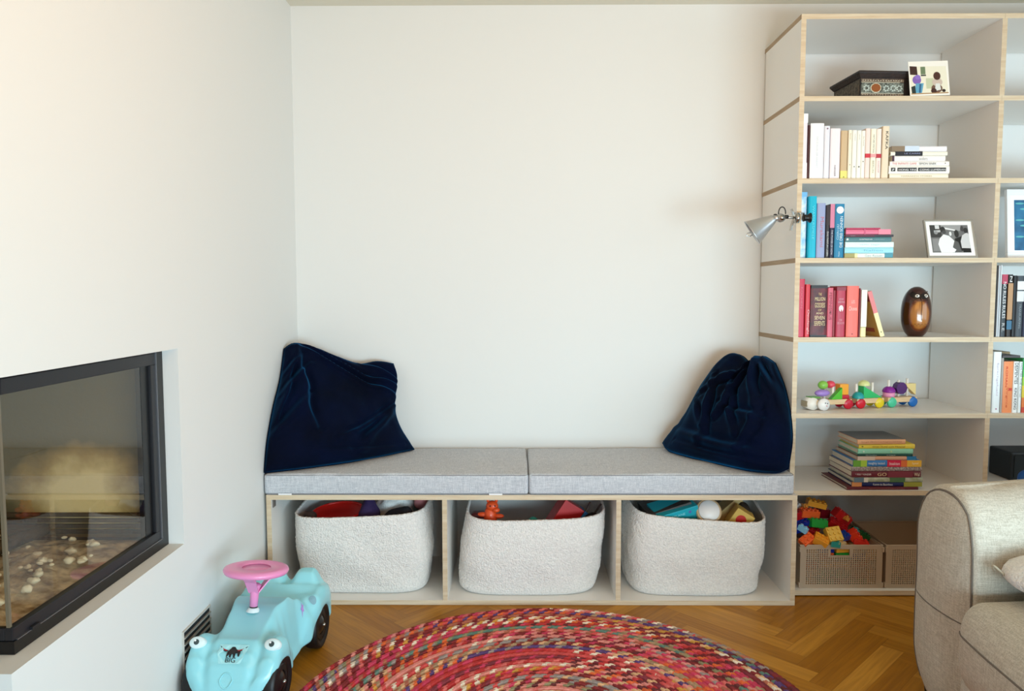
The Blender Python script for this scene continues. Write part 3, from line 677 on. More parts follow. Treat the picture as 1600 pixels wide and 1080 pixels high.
G = 'red books standing on the fourth shelf'; z = 1.002
S(1.0595, 1.084, 1.221, 'tallest raspberry red book, first beside the bookcase side', '#c3304c', dp=.18, extra=(('KOCHEN', '#dd7488', 1, (.5, .86), .3, .5),))
S(1.087, 1.105, 1.201, 'narrow scarlet book with white handwriting', '#cf2f3d', dp=.16, extra=(('Ottolenghi', '#f0d3d3', 1, (.06, .52), .55, .6),))
S(1.107, 1.169, 1.198, 'wide ornate dark red book with golden lettering in rows', mat('ornate_red', '#6e1c26', .45, hue2='#3c1015', vscale=30), dp=.17, bands=((.94, 1, '#1c1617'), (0, .04, '#1c1617')), extra=(('THE', '#e9c98c', 0, (.80, .85), .2, .55), ('MILLION', '#f0d9a8', 0, (.70, .77), .62, .55), ('GODDESS', '#e9d2a0', 0, (.57, .66), .62, .55), ('OF', '#e2c58a', 0, (.50, .54), .2, .55), ('AND', '#e9d5a8', 0, (.44, .48), .45, .55), ('SEVEN', '#f0dcae', 0, (.34, .41), .62, .55), ('SERPENTS', '#ecd5a4', 0, (.22, .31), .66, .55)))
S(1.1705, 1.192, 1.188, 'slim rose book with dark red lettering', '#cf5f72', dp=.15, hard=False, extra=(('FEMINISMUS', '#8c1c30', 1, (.35, .9), .5, .5),), dots=((.5, .004, '#7a1224'),))
S(1.1925, 1.2035, 1.178, 'thin deep red book between the rose and the crimson one', '#8a1020', dp=.14, hard=False, y=-.385)
S(1.204, 1.238, 1.191, 'crimson book with a white figure on its spine', '#b5324c', dp=.16, bands=((.93, 1, '#8d2a3c'),), extra=(('ANNA', '#e7a5b2', 0, (.74, .78), .5, .5), ('KARENINA', '#e7a5b2', 0, (.68, .725), .75, .5), ('DIE', '#e7a5b2', 0, (.32, .36), .3, .5), ('GESCHICHTE', '#e7a5b2', 0, (.26, .30), .8, .5)))
t = [o for o in bpy.data.objects if o.get('label', '').startswith('crimson book with a white')][0]
bm = bmesh.new(); disc(bm, (.0165, -.0008, .108), .0085, sx=1, sy=1.45); obj('spine_figure', bm, flat('#f1e6e2', .5), t)
bm = bmesh.new(); disc(bm, (.0175, -.0016, .098), .0016, sx=1, sy=4); obj('spine_figure', bm, flat('#b5324c', .5), t)
S(1.243, 1.288, 1.195, 'salmon coloured book with white lettering', '#ee6f62', dp=.16, extra=(('LES', '#f7cfc4', 0, (.66, .72), .3, .5), ('Choses', '#fbdad0', 0, (.52, .60), .7, .5)), dots=((.06, .0025, '#8e3a34'),))
S(1.2895, 1.295, 1.186, 'very thin dark red booklet right of the salmon book', '#7d1523', dp=.14, hard=False)
S(1.2965, 1.318, 1.180, 'pale yellow book next to the leaning one', '#efe3a8', dp=.13, hard=False, bands=((.22, 1, '#f3eddb'), (.2, .21, '#8b8460')))
# leaning book
t = book('ochre book with a red and cream spine leaning to the left', .0155, .14, .178, '#c99a4a', (1.3735, -.388, 1.0022), (0, math.radians(-17.5), 0), G, hard=False, bands=((0, .52, '#f0e2a8'), (.52, 1, '#df7f7f')), dots=((.1, .002, '#4a3a20'),))
bm = bmesh.new(); bx(bm, (-.0006, .004, .14), (-.0001, .139, .177)); obj('cover_panel', bm, flat('#8d2025', .5), t)
bm = bmesh.new(); bx(bm, (-.0006, .03, .018), (-.0001, .11, .034)); obj('cover_panel', bm, flat('#a54428', .5), t)

G = 'dark books on the right compartment shelf'
def D(*a, **k): return stand(a[0], a[1], 1.002, a[2], a[3], a[4], G, **k)
D(1.7915, 1.806, 1.270, 'tall narrow black book beside the upright', '#08080a', dp=.2)
D(1.807, 1.8145, 1.270, 'tall thin light grey book, first of two', '#c6ccd2', dp=.2, hard=False)
D(1.8155, 1.8205, 1.272, 'tall thinnest whitish book, second of two', '#dfe4e8', dp=.2, hard=False)
D(1.8215, 1.842, 1.237, 'dark grey book reading NO RULES RULES', '#3a4146', dp=.16, bands=((.85, 1, '#b8405c'),), extra=(('NO RULES RULES', '#f2f2f2', 1, (.3, .88), .55, .5), ('R.E.', '#d5d5d5', 1, (.08, .22), .5, .5)))
D(1.845, 1.8635, 1.237, 'dark book with tan blocks and a blue foot', '#2c2724', dp=.16, bands=((.28, .86, '#b99068'), (.12, .26, '#3c6f8f')), extra=(('N', '#eee', 1, (.88, .97), .5, .5),))
D(1.8645, 1.8785, 1.233, 'plain black book right of the tan and blue one', '#0d0c10', dp=.16)
D(1.8795, 1.905, 1.232, 'slate grey book with white blocks on its upper spine', '#3d454d', dp=.16, bands=((.77, .91, '#e9ecee'), (.58, .75, '#e4e8ea')), extra=(('TRANSURFING', '#9aa4ab', 1, (.14, .54), .3, .5),))
D(1.906, 1.928, 1.232, 'navy blue book at the right edge of the dark row', '#17223f', dp=.16)
G = 'books on the lower right compartment shelf'
def E_(*a, **k): return stand(a[0], a[1], .713, a[2], a[3], a[4], G, y=-.385, **k)
E_(1.808, 1.837, .945, 'tall white book beside the upright with pale lilac writing', '#eef3f4', dp=.18, extra=(('Sprachgefuehl', '#c9b6cc', 1, (.28, .82), .3, .5),), dots=((.06, .003, '#c08aa0'),))
E_(1.8375, 1.846, .922, 'thin greyish book left of the orange one', '#a9a39c', dp=.17, hard=False)
E_(1.8465, 1.8835, .9085, 'wide orange book in the lower right compartment', '#ef8f55', dp=.15, hard=False, extra=(('Virginie', '#d35c34', 1, (.1, .5), .25, .4), ('ROMAN', '#d8442c', 1, (.5, .9), .2, .3)))
t = [o for o in bpy.data.objects if o.get('label', '').startswith('wide orange book')][0]
bm = bmesh.new(); bx(bm, (.02, -.0009, .084), (.032, -.0002, .094)); obj('label_patch', bm, flat('#cf3b2a', .5), t)
E_(1.884, 1.904, .9085, 'white book reading DESPENTES in black letters', '#eef0ee', dp=.15, hard=False, extra=(('DESPENTES', '#161616', 1, (.56, .97), .6, .5), ('KING KONG', '#222', 1, (.06, .48), .5, .5)))
E_(1.9055, 1.918, .9075, 'white book with thin grey letters right of the DESPENTES book', '#e8eeee', dp=.15, hard=False, extra=(('MOLTBE THE CRITIC', '#7d8688', 1, (.3, .97), .45, .5),))
E_(1.9185, 1.943, .919, 'book fading from green through yellow to red', '#3aa860', dp=.16, bands=((.0, .1, '#c8452f'), (.1, .28, '#e07b39'), (.28, .5, '#dfc83f'), (.5, .66, '#9ccc48'), (.66, .8, '#55b95a')))
tag(obj('notebook', box((1.838, -.388, .9225), (1.9045, -.25, .932), .0015), flat('#4b4649', .5)), 'dark grey slim notebook lying across the tops of the orange and white books', 'notebook')
tag(obj('wooden_tray', box((1.90, -.20, .9195), (1.99, -.06, .931), .002), flat('#a58a68', .6)), 'light brown flat box lying on books in the lower right compartment', 'box')

# children's books stacked flat on the low shelf
G = "children's books stacked on the low shelf"
K = lambda *a, **k: lie(*a[:6], G, **k)
K(1.263, 1.536, .4152, .427, "maroon picture book at the very bottom of the children's stack", '#5d1620', dp=.235, y=-.392, yaw=.012, gloss=.35, extra=(('Wimmelbuch', '#9a5a50', 1, (.3, .8), .4, .5),))
K(1.285, 1.552, .427, .444, "navy picture book with an orange left end, second from the bottom", '#17235a', dp=.225, y=-.388, yaw=-.01, bands=((0, .14, '#d78f54'), (.74, 1, '#9a9a3c')), extra=(('Komm ins Baumhaus', '#e6e6e6', 1, (.3, .58), .5, .5),))
K(1.292, 1.556, .444, .462, 'picture book with a green and grey collage spine', mat('collage_spine', '#7d8a5c', .5, hue2='#c0c3b2', vscale=28), dp=.215, y=-.386, yaw=.01, bands=((0, .14, '#5f7686'), (.14, .2, '#d6d2c4'), (.52, .74, '#4d7048')))
K(1.284, 1.548, .462, .4865, "thick wine red book with white writing in the children's stack", '#6b2230', dp=.21, y=-.385, yaw=0, extra=(('* PIXI * KINDER', '#efe6e2', 1, (.05, .28), .28, .5), ('GO', '#e9cfa2', 1, (.37, .5), .5, .5), ('Wal', '#efe2c4', 1, (.9, .98), .55, .5)), bands=((.52, .88, '#7f3340'),))
K(1.282, 1.550, .4865, .504, 'grey mesh patterned spiral book above the wine red one', mat('mesh_grey', '#b9b2ae', .6, hue2='#6e5a5c', vscale=160), dp=.205, y=-.386, yaw=.008, hard=False)
K(1.288, 1.547, .504, .529, 'rainbow coloured board book in the middle of the stack', '#3b82c8', dp=.2, y=-.387, yaw=-.006, bands=((0, .11, '#6aa53a'), (.11, .2, '#a9cf45'), (.5, .7, '#d81f4b'), (.7, .79, '#e2743c'), (.79, 1, '#edb93f')), extra=(('naughty tested', '#e6f2fa', 1, (.22, .46), .5, .5), ('Insekten', '#ffe1e8', 1, (.53, .68), .5, .5), ('Spiel', '#fff3c8', 1, (.86, .95), .4, .5)))
K(1.303, 1.528, .529, .544, 'pale orange book above the rainbow one, with a blue right end', '#dca98a', dp=.19, y=-.384, yaw=.01, bands=((0, .3, '#d9c6b8'), (.84, 1, '#2f7fb4')))
K(1.305, 1.515, .544, .553, 'thin dark green book under the mint one', '#0f4a40', dp=.175, y=-.384, yaw=0, extra=(('Grimms', '#d6e4dc', 1, (.14, .34), .4, .5), ('Olga', '#d6e4dc', 1, (.52, .68), .4, .5)))
K(1.305, 1.515, .553, .573, 'mint green book under the yellow one', '#93dcc0', dp=.175, y=-.3845, yaw=.006, dots=((.1, .003, '#dff2e6'), (.6, .003, '#c9e8a8')))
K(1.309, 1.521, .573, .591, "yellow spined book second from the top of the children's stack", '#efd94e', dp=.175, y=-.385, yaw=-.008, extra=(('einen Hund vom Himmel', '#8f8432', 1, (.24, .82), .4, .5),), dots=((.06, .003, '#9a8d34'),))
t = book("peach spined book with a dark grey cover on top of the children's stack", .0195, .165, .185, '#e8b083', (1.484, -.386, .5915), (0, -PI / 2, .03), G, extra=(('lange Gutenachtgeschichte', '#b98462', 1, (.08, .92), .3, .5),))
bm = bmesh.new(); bx(bm, (.0196, .0005, .0005), (.0202, .1645, .1845)); obj('cover_panel', bm, flat('#7d8388', .5), t)

# ================================================================ TOP SHELF: inlaid box and photo card
M_DARKW = mat('dark_carved_wood', '#2a1812', .45, hue2='#150c09', vscale=30, bump=.3, bscale=120)
t = thing('inlaid_box', 'dark wooden box with silver inlay and a flared lid on the top shelf', 'box', (1.275, -.375, 1.8912), (0, 0, math.radians(4)))
def frustum(bm, x0, x1, y0, y1, z0, z1, e):
    vs = bx(bm, (x0, y0, z0), (x1, y1, z1))
    for v in vs:
        if v.co.z > (z0 + z1) / 2:
            v.co.x += e if v.co.x > (x0 + x1) / 2 else -e; v.co.y += e if v.co.y > (y0 + y1) / 2 else -e
bm = bmesh.new(); bx(bm, (-.004, -.004, 0), (.196, .204, .008)); bx(bm, (0, 0, .008), (.192, .2, .075)); obj('box_body', bm, M_DARKW, t)
bm = bmesh.new(); frustum(bm, -.002, .194, -.002, .202, .075, .088, .009); bx(bm, (-.013, -.013, .088), (.205, .213, .097), .002); obj('lid', bm, M_DARKW, t)
M_INL = mat('silver_inlay', '#8f968c', .35, metal=.3, hue2='#33332e', vscale=130)
M_INL2 = mat('side_inlay', '#6a5f4c', .5, hue2='#2a221a', vscale=110)
bm = bmesh.new(); bx(bm, (.002, -.0012, .018), (.165, 0, .056)); obj('inlay_panel', bm, M_INL, t)
bm = bmesh.new(); bx(bm, (.002, -.001, .058), (.165, 0, .07)); bx(bm, (.002, -.001, .009), (.165, 0, .0165)); obj('inlay_border', bm, mat('inlay_border', '#8a7a66', .45, hue2='#3a251c', vscale=170), t)
bm = bmesh.new(); bx(bm, (.002, -.0022, .0565), (.15, -.0005, .058)); bx(bm, (.002, -.0022, .0165), (.165, -.0005, .018))
for i in range(16): disc(bm, (.008 + i * .0098, -.0012, .064), .0018, n=8); disc(bm, (.008 + i * .0098, -.0012, .0125), .0014, n=8)
obj('inlay_lines', bm, flat('#cfc9b4', .4), t)
bm = bmesh.new(); disc(bm, (.058, -.0014, .037), .0205, sx=1, sy=.86); obj('medallion_ring', bm, flat('#cfc9b0', .4), t)
bm = bmesh.new(); disc(bm, (.058, -.0024, .037), .0180, sx=1, sy=.86, n=10); obj('medallion', bm, flat('#8a4a14', .4), t)
bm = bmesh.new()
for cx, cy in ((.022, .036), (.098, .036), (.125, .037), (.148, .036)):
    for k in range(7):
        a = k * 2 * PI / 7; disc(bm, (cx + .009 * math.cos(a), -.0014, cy + .009 * math.sin(a)), .0034, n=8)
obj('inlay_flowers', bm, flat('#b9c4bd', .35), t)
bm = bmesh.new(); bx(bm, (-.001, .008, .014), (0, .192, .07)); obj('inlay_panel', bm, M_INL2, t)

def flatpic(name, items, parent, W, H, y0):
    """little printed picture: coloured patches layered on a sheet; coordinates in fractions of W x H"""
    for k, (col, pts) in enumerate(items):
        bm = bmesh.new(); poly(bm, [(-a * 0 + a * W, y0 - .00006 * (k + 1), b * H) for a, b in pts])
        obj(name, bm, flat(col, .35), parent)
def circ(cx, cy, rx, ry, n=14): return [(cx + rx * math.cos(2 * PI * i / n), cy + ry * math.sin(2 * PI * i / n)) for i in range(n)]
t = thing('photo_card', 'colour photo print with white border leaning by the inlaid box', 'photo', (1.448, -.398, 1.8915), (math.radians(-8), math.radians(-1.5), 0))
obj('paper', box((0, 0, 0), (.146, .0012, .130)), flat('#f1ede4', .35), t)
flatpic('photo_print', [('#e9e4cf', [(.03, .04), (.97, .06), (.94, .84), (.03, .86)]), ('#3a201c', [(.03, .62), (.22, .6), (.21, .85), (.03, .87)]), ('#6c7f60', [(.3, .62), (.42, .62), (.42, .84), (.3, .84)]), ('#2c3430', [(.3, .57), (.43, .57), (.43, .61), (.3, .61)]),
    ('#c3c8a8', [(.42, .2), (.6, .2), (.6, .5), (.42, .5)]), ('#7f5fb0', circ(.19, .46, .11, .13)), ('#8d6fc4', circ(.22, .54, .07, .07)), ('#5fa0bf', [(.12, .08), (.3, .08), (.36, .36), (.16, .36)]), ('#24302f', [(.05, .06), (.15, .06), (.14, .3), (.04, .26)]),
    ('#2f5f86', [(.22, .08), (.27, .08), (.3, .34), (.25, .34)]), ('#6e5042', circ(.68, .20, .14, .13)), ('#c8b7aa', circ(.7, .38, .13, .12)), ('#d9dcd8', [(.62, .12), (.78, .16), (.76, .34), (.66, .34)]), ('#4a2a22', circ(.7, .56, .09, .12)), ('#3c1f1c', circ(.6, .13, .07, .08)), ('#2b1a16', circ(.85, .13, .045, .045)), ('#b08a60', [(.03, .04), (.97, .05), (.96, .08), (.03, .07)])], t, .146, .130, 0)

# ================================================================ THIRD SHELF: framed black and white photo
t = thing('picture_frame', 'silver framed black and white photo of people, leaning back on the third shelf', 'picture frame', (1.541, -.392, 1.3005), (math.radians(-17), 0, math.radians(0)))
W, H = .186, .152
bm = bmesh.new(); bx(bm, (0, 0, 0), (W, .010, .007), .001); bx(bm, (0, 0, H - .007), (W, .010, H), .001); bx(bm, (0, 0, .007), (.006, .010, H - .007), .001); bx(bm, (W - .006, 0, .007), (W, .010, H - .007), .001)
obj('frame', bm, mat('silver_frame', '#b9b3aa', .3, metal=.8), t)
obj('mat_board', box((.006, .004, .007), (W - .006, .009, H - .007)), flat('#f2f0ee', .5), t)
g = .021
flatpic('photo_print', [('#6d6d6d', [(0, 0), (1, 0), (1, 1), (0, 1)]), ('#3a3a3a', [(0, .55), (.3, .55), (.28, 1), (0, 1)]), ('#d8d8d8', [(.14, .86), (.25, .86), (.25, .99), (.14, .99)]), ('#bdbdbd', [(.1, .72), (.27, .74), (.27, .82), (.1, .8)]), ('#8f8f8f', circ(.15, .72, .05, .06)), ('#9c9c9c', [(.3, .84), (.78, .78), (.82, 1), (.3, 1)]),
    ('#e8e8e8', [(.38, .86), (.66, .78), (.66, .83), (.36, .92)]), ('#8a8a8a', [(.03, .05), (.25, .05), (.2, .5), (.03, .5)]), ('#1d1d1d', [(.62, .06), (.8, .06), (.82, .6), (.62, .5)]), ('#5a5a5a', [(.45, .02), (.76, .02), (.7, .38), (.5, .5)]), ('#7d7d7d', circ(.55, .62, .1, .16)), ('#e6e6e6', circ(.52, .68, .03, .08)), ('#2a2a2a', circ(.68, .68, .06, .14)),
    ('#ededed', [(.22, 0), (.52, 0), (.54, .2), (.6, .42), (.48, .6), (.34, .66), (.22, .5), (.17, .3)]), ('#f4f4f4', [(.44, .02), (.56, 0), (.62, .1), (.5, .22)]), ('#2e2e2e', circ(.335, .83, .065, .11)), ('#4b4b4b', circ(.36, .74, .05, .07)),
    ('#cfcfcf', [(.77, .16), (.99, .14), (1, .66), (.94, .72), (.82, .62), (.76, .4)]), ('#161616', [(.8, .0), (1, 0), (1, .15), (.8, .16)]), ('#303030', circ(.93, .8, .06, .1)), ('#444', circ(.84, .86, .04, .1)) if False else ('#444444', circ(.84, .86, .04, .1))], 
    (lambda e: (setattr(e, 'parent', t), e)[1])(empty('photo', (g, .0039, g))), W - 2 * g, H - 2 * g, 0)
# easel strut behind the frame
obj('easel_strut', box((.08, .010, .003), (.105, .012, .12), 0), flat('#3a3530', .7), t, loc=(0, .062, .004), rot=(math.radians(24), 0, 0))

# ================================================================ FOURTH SHELF: wooden owl
t = thing('owl_figure', 'glossy brown egg-shaped wooden owl on the fourth shelf', 'owl figure', (1.531, -.338, 1.0022), (0, 0, math.radians(-16)))
def owl_mat():
    m = bpy.data.materials.new('owl_wood'); m.use_nodes = True; nt = m.node_tree; b = nt.nodes['Principled BSDF']
    tc = nt.nodes.new('ShaderNodeTexCoord'); sp = nt.nodes.new('ShaderNodeSeparateXYZ'); nt.links.new(tc.outputs['Object'], sp.inputs[0])
    mp = nt.nodes.new('ShaderNodeMapping'); mp.inputs['Location'].default_value = (-.006, .05, -.088); mp.inputs['Scale'].default_value = (1 / .046, 1 / .05, 1 / .072); 
    mp.inputs['Location'].default_value = (-.10, 1.0, -1.13)
    nt.links.new(tc.outputs['Object'], mp.inputs[0]); ln = nt.nodes.new('ShaderNodeVectorMath'); ln.operation = 'LENGTH'; nt.links.new(mp.outputs[0], ln.inputs[0])
    r = nt.nodes.new('ShaderNodeValToRGB'); e = r.color_ramp.elements
    e[0].position = .0; e[0].color = lin('#b5793a'); e[1].position = 1.0; e[1].color = lin('#331006'); e.new(.72).color = lin('#a3672d'); e.new(.86).color = lin('#5c260d')
    n = nt.nodes.new('ShaderNodeTexNoise'); n.inputs['Scale'].default_value = 30; nt.links.new(tc.outputs['Object'], n.inputs[0])
    ad = nt.nodes.new('ShaderNodeMath'); ad.operation = 'MULTIPLY_ADD'; ad.inputs[1].default_value = .12; nt.links.new(n.outputs['Fac'], ad.inputs[0]); nt.links.new(ln.outputs['Value'], ad.inputs[2])
    nt.links.new(ad.outputs[0], r.inputs[0]); nt.links.new(r.outputs[0], b.inputs['Base Color']); b.inputs['Roughness'].default_value = .18; b.inputs['Coat Weight'].default_value = .6
    return m
prof = [(0, 0), (.026, 0), (.029, .004)] + [(.0525 * max(0, 1 - abs((k / 30 - .47) / .535) ** 2.35) ** .5, .190 * k / 30) for k in range(2, 30)] + [(.010, .1893), (0, .190)]
bm = bmesh.new(); lathe(bm, prof, 48); obj('owl_body', bm, owl_mat(), t, True)
def on_owl(x, z, off=0):  # surface point towards the viewer
    for a, b_ in zip(prof, prof[1:]):
        if a[1] <= z <= b_[1] and b_[1] > a[1]:
            r = a[0] + (b_[0] - a[0]) * (z - a[1]) / (b_[1] - a[1]); break
    r = max(r, abs(x) + .002); return Vector((x, -math.sqrt(r * r - x * x) - off, z))
bm = bmesh.new()
for s in (-1, 1):
    c = [bm.verts.new(on_owl(.004 + s * .0165 + .017 * math.cos(a * PI / 12), .156 + .0125 * math.sin(a * PI / 12) + s * 0 + .004 * math.cos(a * PI / 12) * s, .0016)) for a in range(24)]
    cc = bm.verts.new(on_owl(.004 + s * .0165, .156, .0030))
    for i in range(24): bm.faces.new((c[i], c[(i + 1) % 24], cc))
obj('eye_mask', bm, flat('#120805', .3), t, True)
for s in (-1, 1):
    bm = bmesh.new(); p = on_owl(.008 + s * .0145, .154, 0); ell(bm, p, (.0080, .0045, .0070)); obj('eye', bm, flat('#ece4d8', .25), t, True)
    bm = bmesh.new(); ell(bm, p + Vector((s * .001, -.0042, .001)), (.003, .0012, .003)); obj('pupil', bm, flat('#160b08', .2), t, True)
    bm = bmesh.new(); tube(bm, [on_owl(.006 + s * (.002 + .026 * k / 7), .162 + .010 * (k / 7) ** 1.3, .001) for k in range(8)], .0016, 6); obj('brow', bm, flat('#2a0f06', .3), t, True)
bm = bmesh.new(); cyl(bm, on_owl(.006, .150, .003), on_owl(.006, .138, .001), .0035, .0006, 10); obj('beak', bm, flat('#2e1308', .3), t, True)
bm = bmesh.new()
for dx in (0,): tube(bm, [on_owl(.008 + .001 * math.sin(k), .134 - .009 * k, .0006) for k in range(9)], .0009, 6)
for k in range(9): tube(bm, [on_owl(-.018 + .006 * k + .003 * math.cos(a), .040 + .0028 * math.sin(a) + .006 * (k % 2), .0005) for a in (0, .8, 1.6, 2.4, 3.1)], .0006, 5)
tube(bm, [on_owl(-.02 + .055 * k / 12, .142 - .006 * math.sin(PI * k / 12), .0006) for k in range(13)], .001, 5)
obj('carved_lines', bm, flat('#3b1a0b', .3), t, True)

# ================================================================ CLAMP LAMP
t = thing('clamp_lamp', 'brushed aluminium spotlight with cone shade clamped to the bookcase upright', 'lamp', (1.049, -.425, 1.447))
O = Vector(t.location)
def W2(p): return Vector(p) - O
hd = W2((.944, -.43, 1.441)); tip = W2((.8755, -.412, 1.394)); ax = (tip - hd).normalized()
q = ax.to_track_quat('Z', 'Y').to_matrix().to_4x4(); M = Matrix.Translation(hd) @ q
L = (tip - hd).length
prof = [(.0, -.006), (.012, -.006), (.016, -.002), (.0175, .004), (.0205, .010), (.049, L), (.0515, L + .002), (.0508, L + .0035), (.048, L + .001), (.0185, .012), (0, .012)]
bm = bmesh.new(); lathe(bm, prof, 48, M=M); obj('lamp_shade', bm, mat('satin_aluminium', '#c8c9ca', .34, metal=.9), t, True)
bm = bmesh.new(); ell(bm, (0, 0, .040), (.016, .016, .022), M=M); obj('bulb', bm, flat('#f1efe8', .3), t, True)
a_ = W2((.966, -.428, 1.447))
bm = bmesh.new(); cyl(bm, hd - ax * .002, a_ + Vector((0, 0, 0)), .0125, .010, 20); ell(bm, a_ + Vector((.006, 0, -.002)), (.018, .014, .0165)); obj('swivel_joint', bm, mat('satin_aluminium'), t, True)
bm = bmesh.new(); cyl(bm, a_ + Vector((.006, -.014, -.002)), a_ + Vector((.006, -.018, -.002)), .010, n=20); obj('joint_cap', bm, M_CHROME, t, True)
bm = bmesh.new(); ell(bm, hd + Vector((.008, 0, .015)), (.007, .005, .004)); obj('switch', bm, M_BLACK, t, True)
bm = bmesh.new(); cyl(bm, W2((.985, -.428, 1.446)), W2((1.034, -.420, 1.446)), .0045, n=14); obj('arm', bm, M_CHROME, t, True)
bm = bmesh.new(); cyl(bm, W2((.984, -.428, 1.449)), W2((1.000, -.426, 1.449)), .007, n=14); obj('arm_sleeve', bm, M_BLACK, t, True)
bm = bmesh.new(); tube(bm, [W2((.963 + .0005 * math.cos(0) + (.013 - .013 * math.cos(PI * k / 12)), -.43, 1.459 + .026 * math.sin(PI * k / 12) ** .8)) for k in range(13)], .0022, 8); obj('cable_loop', bm, M_BLACK, t, True)
def clip_wing(zs):
    bm = bmesh.new(); pts = [(1.010, zs[0]), (1.013, zs[1]), (1.018, zs[2]), (1.020, zs[3])]
    prev = None
    for k, (x, z_) in enumerate(pts):
        w_ = (.009, .010, .009, .007)[k]
        r = [bm.verts.new(W2((x, -.424 - w_, z_))), bm.verts.new(W2((x + .004, -.424 - w_, z_))), bm.verts.new(W2((x + .004, -.424 + w_, z_))), bm.verts.new(W2((x, -.424 + w_, z_)))]
        if prev:
            for i in range(4): bm.faces.new((prev[i], prev[(i + 1) % 4], r[(i + 1) % 4], r[i]))
        else: bm.faces.new(r)
        prev = r
    bm.faces.new(prev[::-1]); return bm
obj('clamp_lever', clip_wing((1.478, 1.468, 1.456, 1.450)), M_CHROME, t); obj('clamp_lever', clip_wing((1.399, 1.418, 1.436, 1.443)), M_CHROME, t)
bm = bmesh.new(); cyl(bm, W2((1.028, -.421, 1.446)), W2((1.0395, -.421, 1.446)), .020, n=24); obj('clamp_pad', bm, M_CHROME, t, True)
bm = bmesh.new(); lathe(bm, [(0, 0), (.014, 0), (.012, .008), (.011, .014), (.017, .022), (.019, .026), (0, .026)], 24, M=Matrix.Translation(W2((1.0585, -.421, 1.446))) @ Matrix.Rotation(PI / 2, 4, 'Y')); obj('clamp_jaw', bm, M_BLACK, t, True)
bm = bmesh.new(); tube(bm, [W2((1.035, -.421, 1.461)), W2((1.048, -.421, 1.464)), W2((1.062, -.421, 1.461))], .003, 6); obj('clamp_spring', bm, M_CHROME, t, True)
bm = bmesh.new(); tube(bm, [tip + Vector((-.018, -.03, -.004)), tip + Vector((-.030, -.032, -.006)), tip + Vector((-.032, -.032, -.016)), tip + Vector((-.020, -.03, -.018)), tip + Vector((-.010, -.03, -.012))], .0016, 6); obj('shade_hook', bm, M_CHROME, t, True)

# cord on the low shelf beside the pillow
bm = bmesh.new(); tube(bm, [(1.060, -.30, .49), (1.066, -.27, .46), (1.074, -.24, .435), (1.082, -.21, .4185), (1.085, -.15, .418), (1.078, -.05, .418)], .002, 6)
tag(obj('power_cord', bm, M_BLACK, None, True), 'thin black cord on the low shelf behind the right pillow', 'cord')

# ================================================================ WOODEN TOY TRAIN
TR = Matrix.Translation((1.193, -.300, .7135)) @ Matrix.Rotation(math.radians(12), 4, 'Z')
def tr(u, v=0, w=0): return TR @ Vector((u, v, w))
M_BEECH = mat('beech_wood', '#e3c295', .5, var=.12, vscale=20, stretch=(1, 6, 6))
YAW = math.radians(12)
def wagon(label, u0, u1, wheels, pegs, wagon_h=(.020, .040), nose=False):
    t = thing('train_wagon', label, 'toy train wagon', tr(u0), (0, 0, YAW), 'wagons of the wooden toy train'); L = u1 - u0
    obj('chassis', box((0, -.026, wagon_h[0]), (L, .026, wagon_h[1]), .003), M_BEECH, t)
    for (u, col) in wheels:
        for s in (-1, 1):
            bm = bmesh.new(); lathe(bm, [(0, 0), (.017, 0), (.0205, .003), (.0205, .009), (.017, .012), (.006, .012), (.005, .015), (0, .015)], 28, M=Matrix.Translation((u - u0, s * .0275, .0206)) @ Matrix.Rotation(PI / 2 * s * -1 * -1 if s < 0 else -PI / 2, 4, 'X'))
            obj('wheel', bm, flat(col, .3), t, True)
    for u, h in pegs:
        bm = bmesh.new(); cyl(bm, (u - u0, 0, wagon_h[1]), (u - u0, 0, h), .0052, n=12); obj('peg', bm, flat('#f1e9de', .5), t, True)
    return t
w1 = wagon('front wagon of the wooden train with a white face', -.035, .118, ((.104, '#c41230'),), ((.012, .085), (.05, .088)))
bm = bmesh.new(); cyl(bm, (.035 - .012, -.027, .0235), (.035 - .012, -.040, .0235), .0232, n=32); obj('face_disc', bm, flat('#f2efec', .35), w1, True)
for dx, dz in ((.004, .006), (.013, .004)):
    bm = bmesh.new(); disc(bm, (.023 + dx, -.0402, .0235 + dz), .0022); obj('eye', bm, flat('#1d1a1a'), w1)
bm = bmesh.new(); disc(bm, (.033, -.0402, .018), .002); obj('nose', bm, flat('#c53b52'), w1)
bm = bmesh.new(); cyl(bm, (.023, .027, .0235), (.023, .040, .0235), .0232, n=32); obj('wheel', bm, flat('#f2efec', .35), w1, True)
bm = bmesh.new(); cyl(bm, (-.014, -.024, .025), (-.014, .026, .025), .024, n=28); obj('front_bumper', bm, flat('#efe9df', .4), w1, True)
obj('front_panel', box((-.0395, -.02, .014), (-.036, .02, .036), .003), flat('#a99a80', .5), w1)
obj('roof_patch', box((-.02, -.02, .046), (.02, .02, .051), .002), flat('#64a43c', .4), w1)
w2 = wagon('middle wagon of the wooden train with red and yellow wheels', .142, .262, ((.160, '#d3122b'), (.243, '#e9cf1f')), ((.146 + .008, .096), (.226, .100)))
w3 = wagon('last wagon of the wooden train with mint and blue wheels', .280, .412, ((.300, '#4cc79a'), (.395, '#1268b6')), ((.300, .108), (.345, .106), (.385, .112)))
def piece(name, label, cat, bm, col, u, v, w, rough=.35, smooth=True, rot=0):
    p = tr(u, v, w); return tag(obj(name, bm, flat(col, rough), None, smooth, loc=p, rot=(0, 0, YAW + rot)), label, cat, 'wooden blocks riding on the toy train')
def dome(r, h, n=28):
    bm = bmesh.new(); lathe(bm, [(0, 0), (r * .96, 0)] + [(r * math.cos(a * PI / 16), .002 + h * math.sin(a * PI / 16)) for a in range(8)] + [(0, .002 + h)], n); return bm
